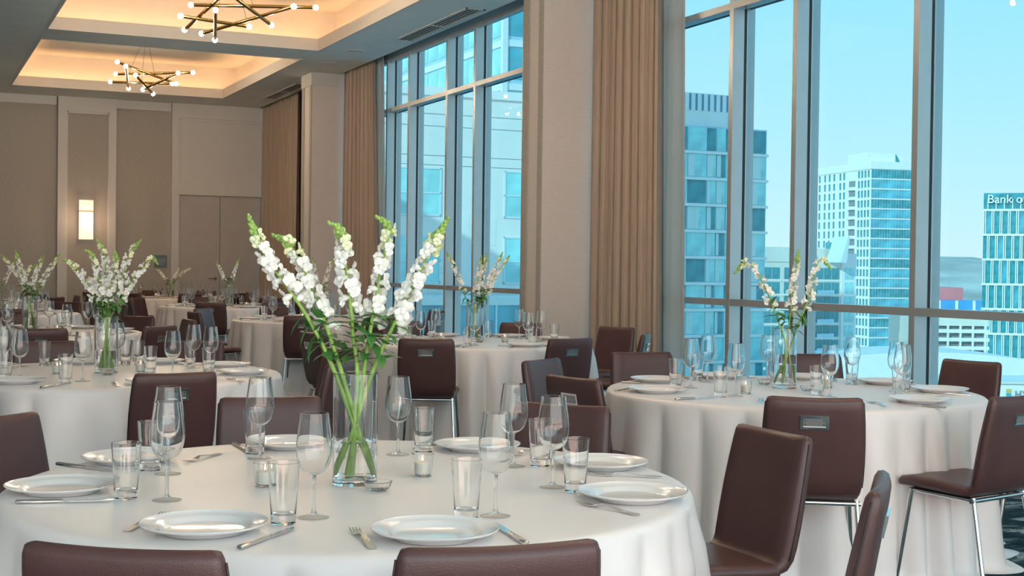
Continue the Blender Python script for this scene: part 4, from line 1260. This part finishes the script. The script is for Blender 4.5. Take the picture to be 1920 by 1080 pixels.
# hills, stadium, parking deck, white roof, hotel sign building
hb = MB(); vs = []; n = 60
for i in range(n + 1):
    t = i / n; a = rad(20 + 75 * t); r0 = 2900
    h = 20 + 16 * math.sin(t * 21 + 1) + 9 * math.sin(t * 47) + 5 * math.sin(t * 101 + 2)
    for (rr, z) in ((r0, GZ), (r0 + 350, -25), (r0 + 700, h * 0.55), (r0 + 1000, h), (r0 + 1400, h * 0.4)):
        vs.append((rr * math.sin(a), rr * math.cos(a), z))
fs = [(i * 5 + k, i * 5 + k + 1, (i + 1) * 5 + k + 1, (i + 1) * 5 + k) for i in range(n) for k in range(4)]
tag(obj('hills', hb.add(vs, fs).mesh('hills', 'hill', True)), 'hazy wooded hills on the skyline', 'hills', None, 'structure')
p0 = dep(1752, 560, 700)
St = thing('stadium', 'red and blue stadium in the distance below the hills', 'stadium', (p0.x, p0.y, 0), -YAW)
part('red_stand', MB().box(-6, 15, 0, 40, GZ, -6.5), 'stadium_red', St)
part('blue_stand', MB().box(-8, 40, -12, 0, GZ, -13.0).box(15, 40, 0, 30, GZ, -14.0), 'stadium_blue', St)
for k in range(4): part('aisle', MB().box(-2 + k * 9, -0.6 + k * 9, -12.3, -12.0, -20, -13.0), 'concrete_white', St)
p0 = dep(1750, 600, 300)
Dk = thing('parking_deck', 'white open parking deck between the towers', 'parking deck', (p0.x, p0.y, 0), -YAW)
part('body', MB().box(-3, 12.5, 2, 25, GZ, -9.0), 'stone_cream', Dk)
part('upper_wall', MB().box(-3, 12.5, 0, 3, -10.6, -8.0), 'stone_cream', Dk)
for k in range(5):
    part('deck_slab', MB().box(-3, 12.6, -0.3, 2, -12.2 - k * 1.9, -11.4 - k * 1.9), 'concrete_white', Dk)
    part('gap_shade', MB().box(-2.9, 12.4, 1.2, 1.9, -11.4 - k * 1.9, -10.3 - k * 1.9), 'sign_shade_grey', Dk)  # grey sheet put in as the shade between the slabs
for k in range(6): part('column', MB().box(-2.5 + k * 2.8, -2.1 + k * 2.8, -0.35, 0.2, -22, -10.5), 'concrete_white', Dk)
p0 = dep(1640, 700, 150)
Wr = thing('arched_hall', 'white hall with a curved roof below the window', 'building', (p0.x, p0.y, 0), -YAW)
ol = [(-10, -40)] + [(-10 + 34 * t / 12, -11.0 + 4.0 * math.sin(PI * (0.15 + 0.62 * t / 12)) - 0.1 * t) for t in range(13)] + [(24, -40)]
part('roof', MB().extrude(ol, 0, 12).xf(Matrix.Translation((0, 12, 0)) @ Matrix.Rotation(PI / 2, 4, 'X')), 'concrete_white', Wr)
p0 = dep(1872, 716, 120)
Hy = thing('sign_building', 'white low building with a grey hotel sign', 'building', (p0.x, p0.y, 0), -YAW)
part('wall', MB().box(-5, 14, 0, 8, GZ, p0.z), 'concrete_white', Hy)
part('ledge', MB().box(-0.6, 14, -0.25, 0, p0.z - 0.15, p0.z + 0.05), 'stone_cream', Hy)
lettering('HYATT', 0.85, 'sign_shade_grey', Hy, (1.45, -0.1, p0.z - 1.35), (PI / 2, 0, 0), 0.05)
part('sign_emblem', MB().box(0.72, 1.14, -0.1, 0, p0.z - 0.92, p0.z - 0.62), 'sign_orange', Hy)
part('sign_emblem', MB().box(0.72, 1.14, -0.1, 0, p0.z - 1.32, p0.z - 1.0), 'pane_teal', Hy)
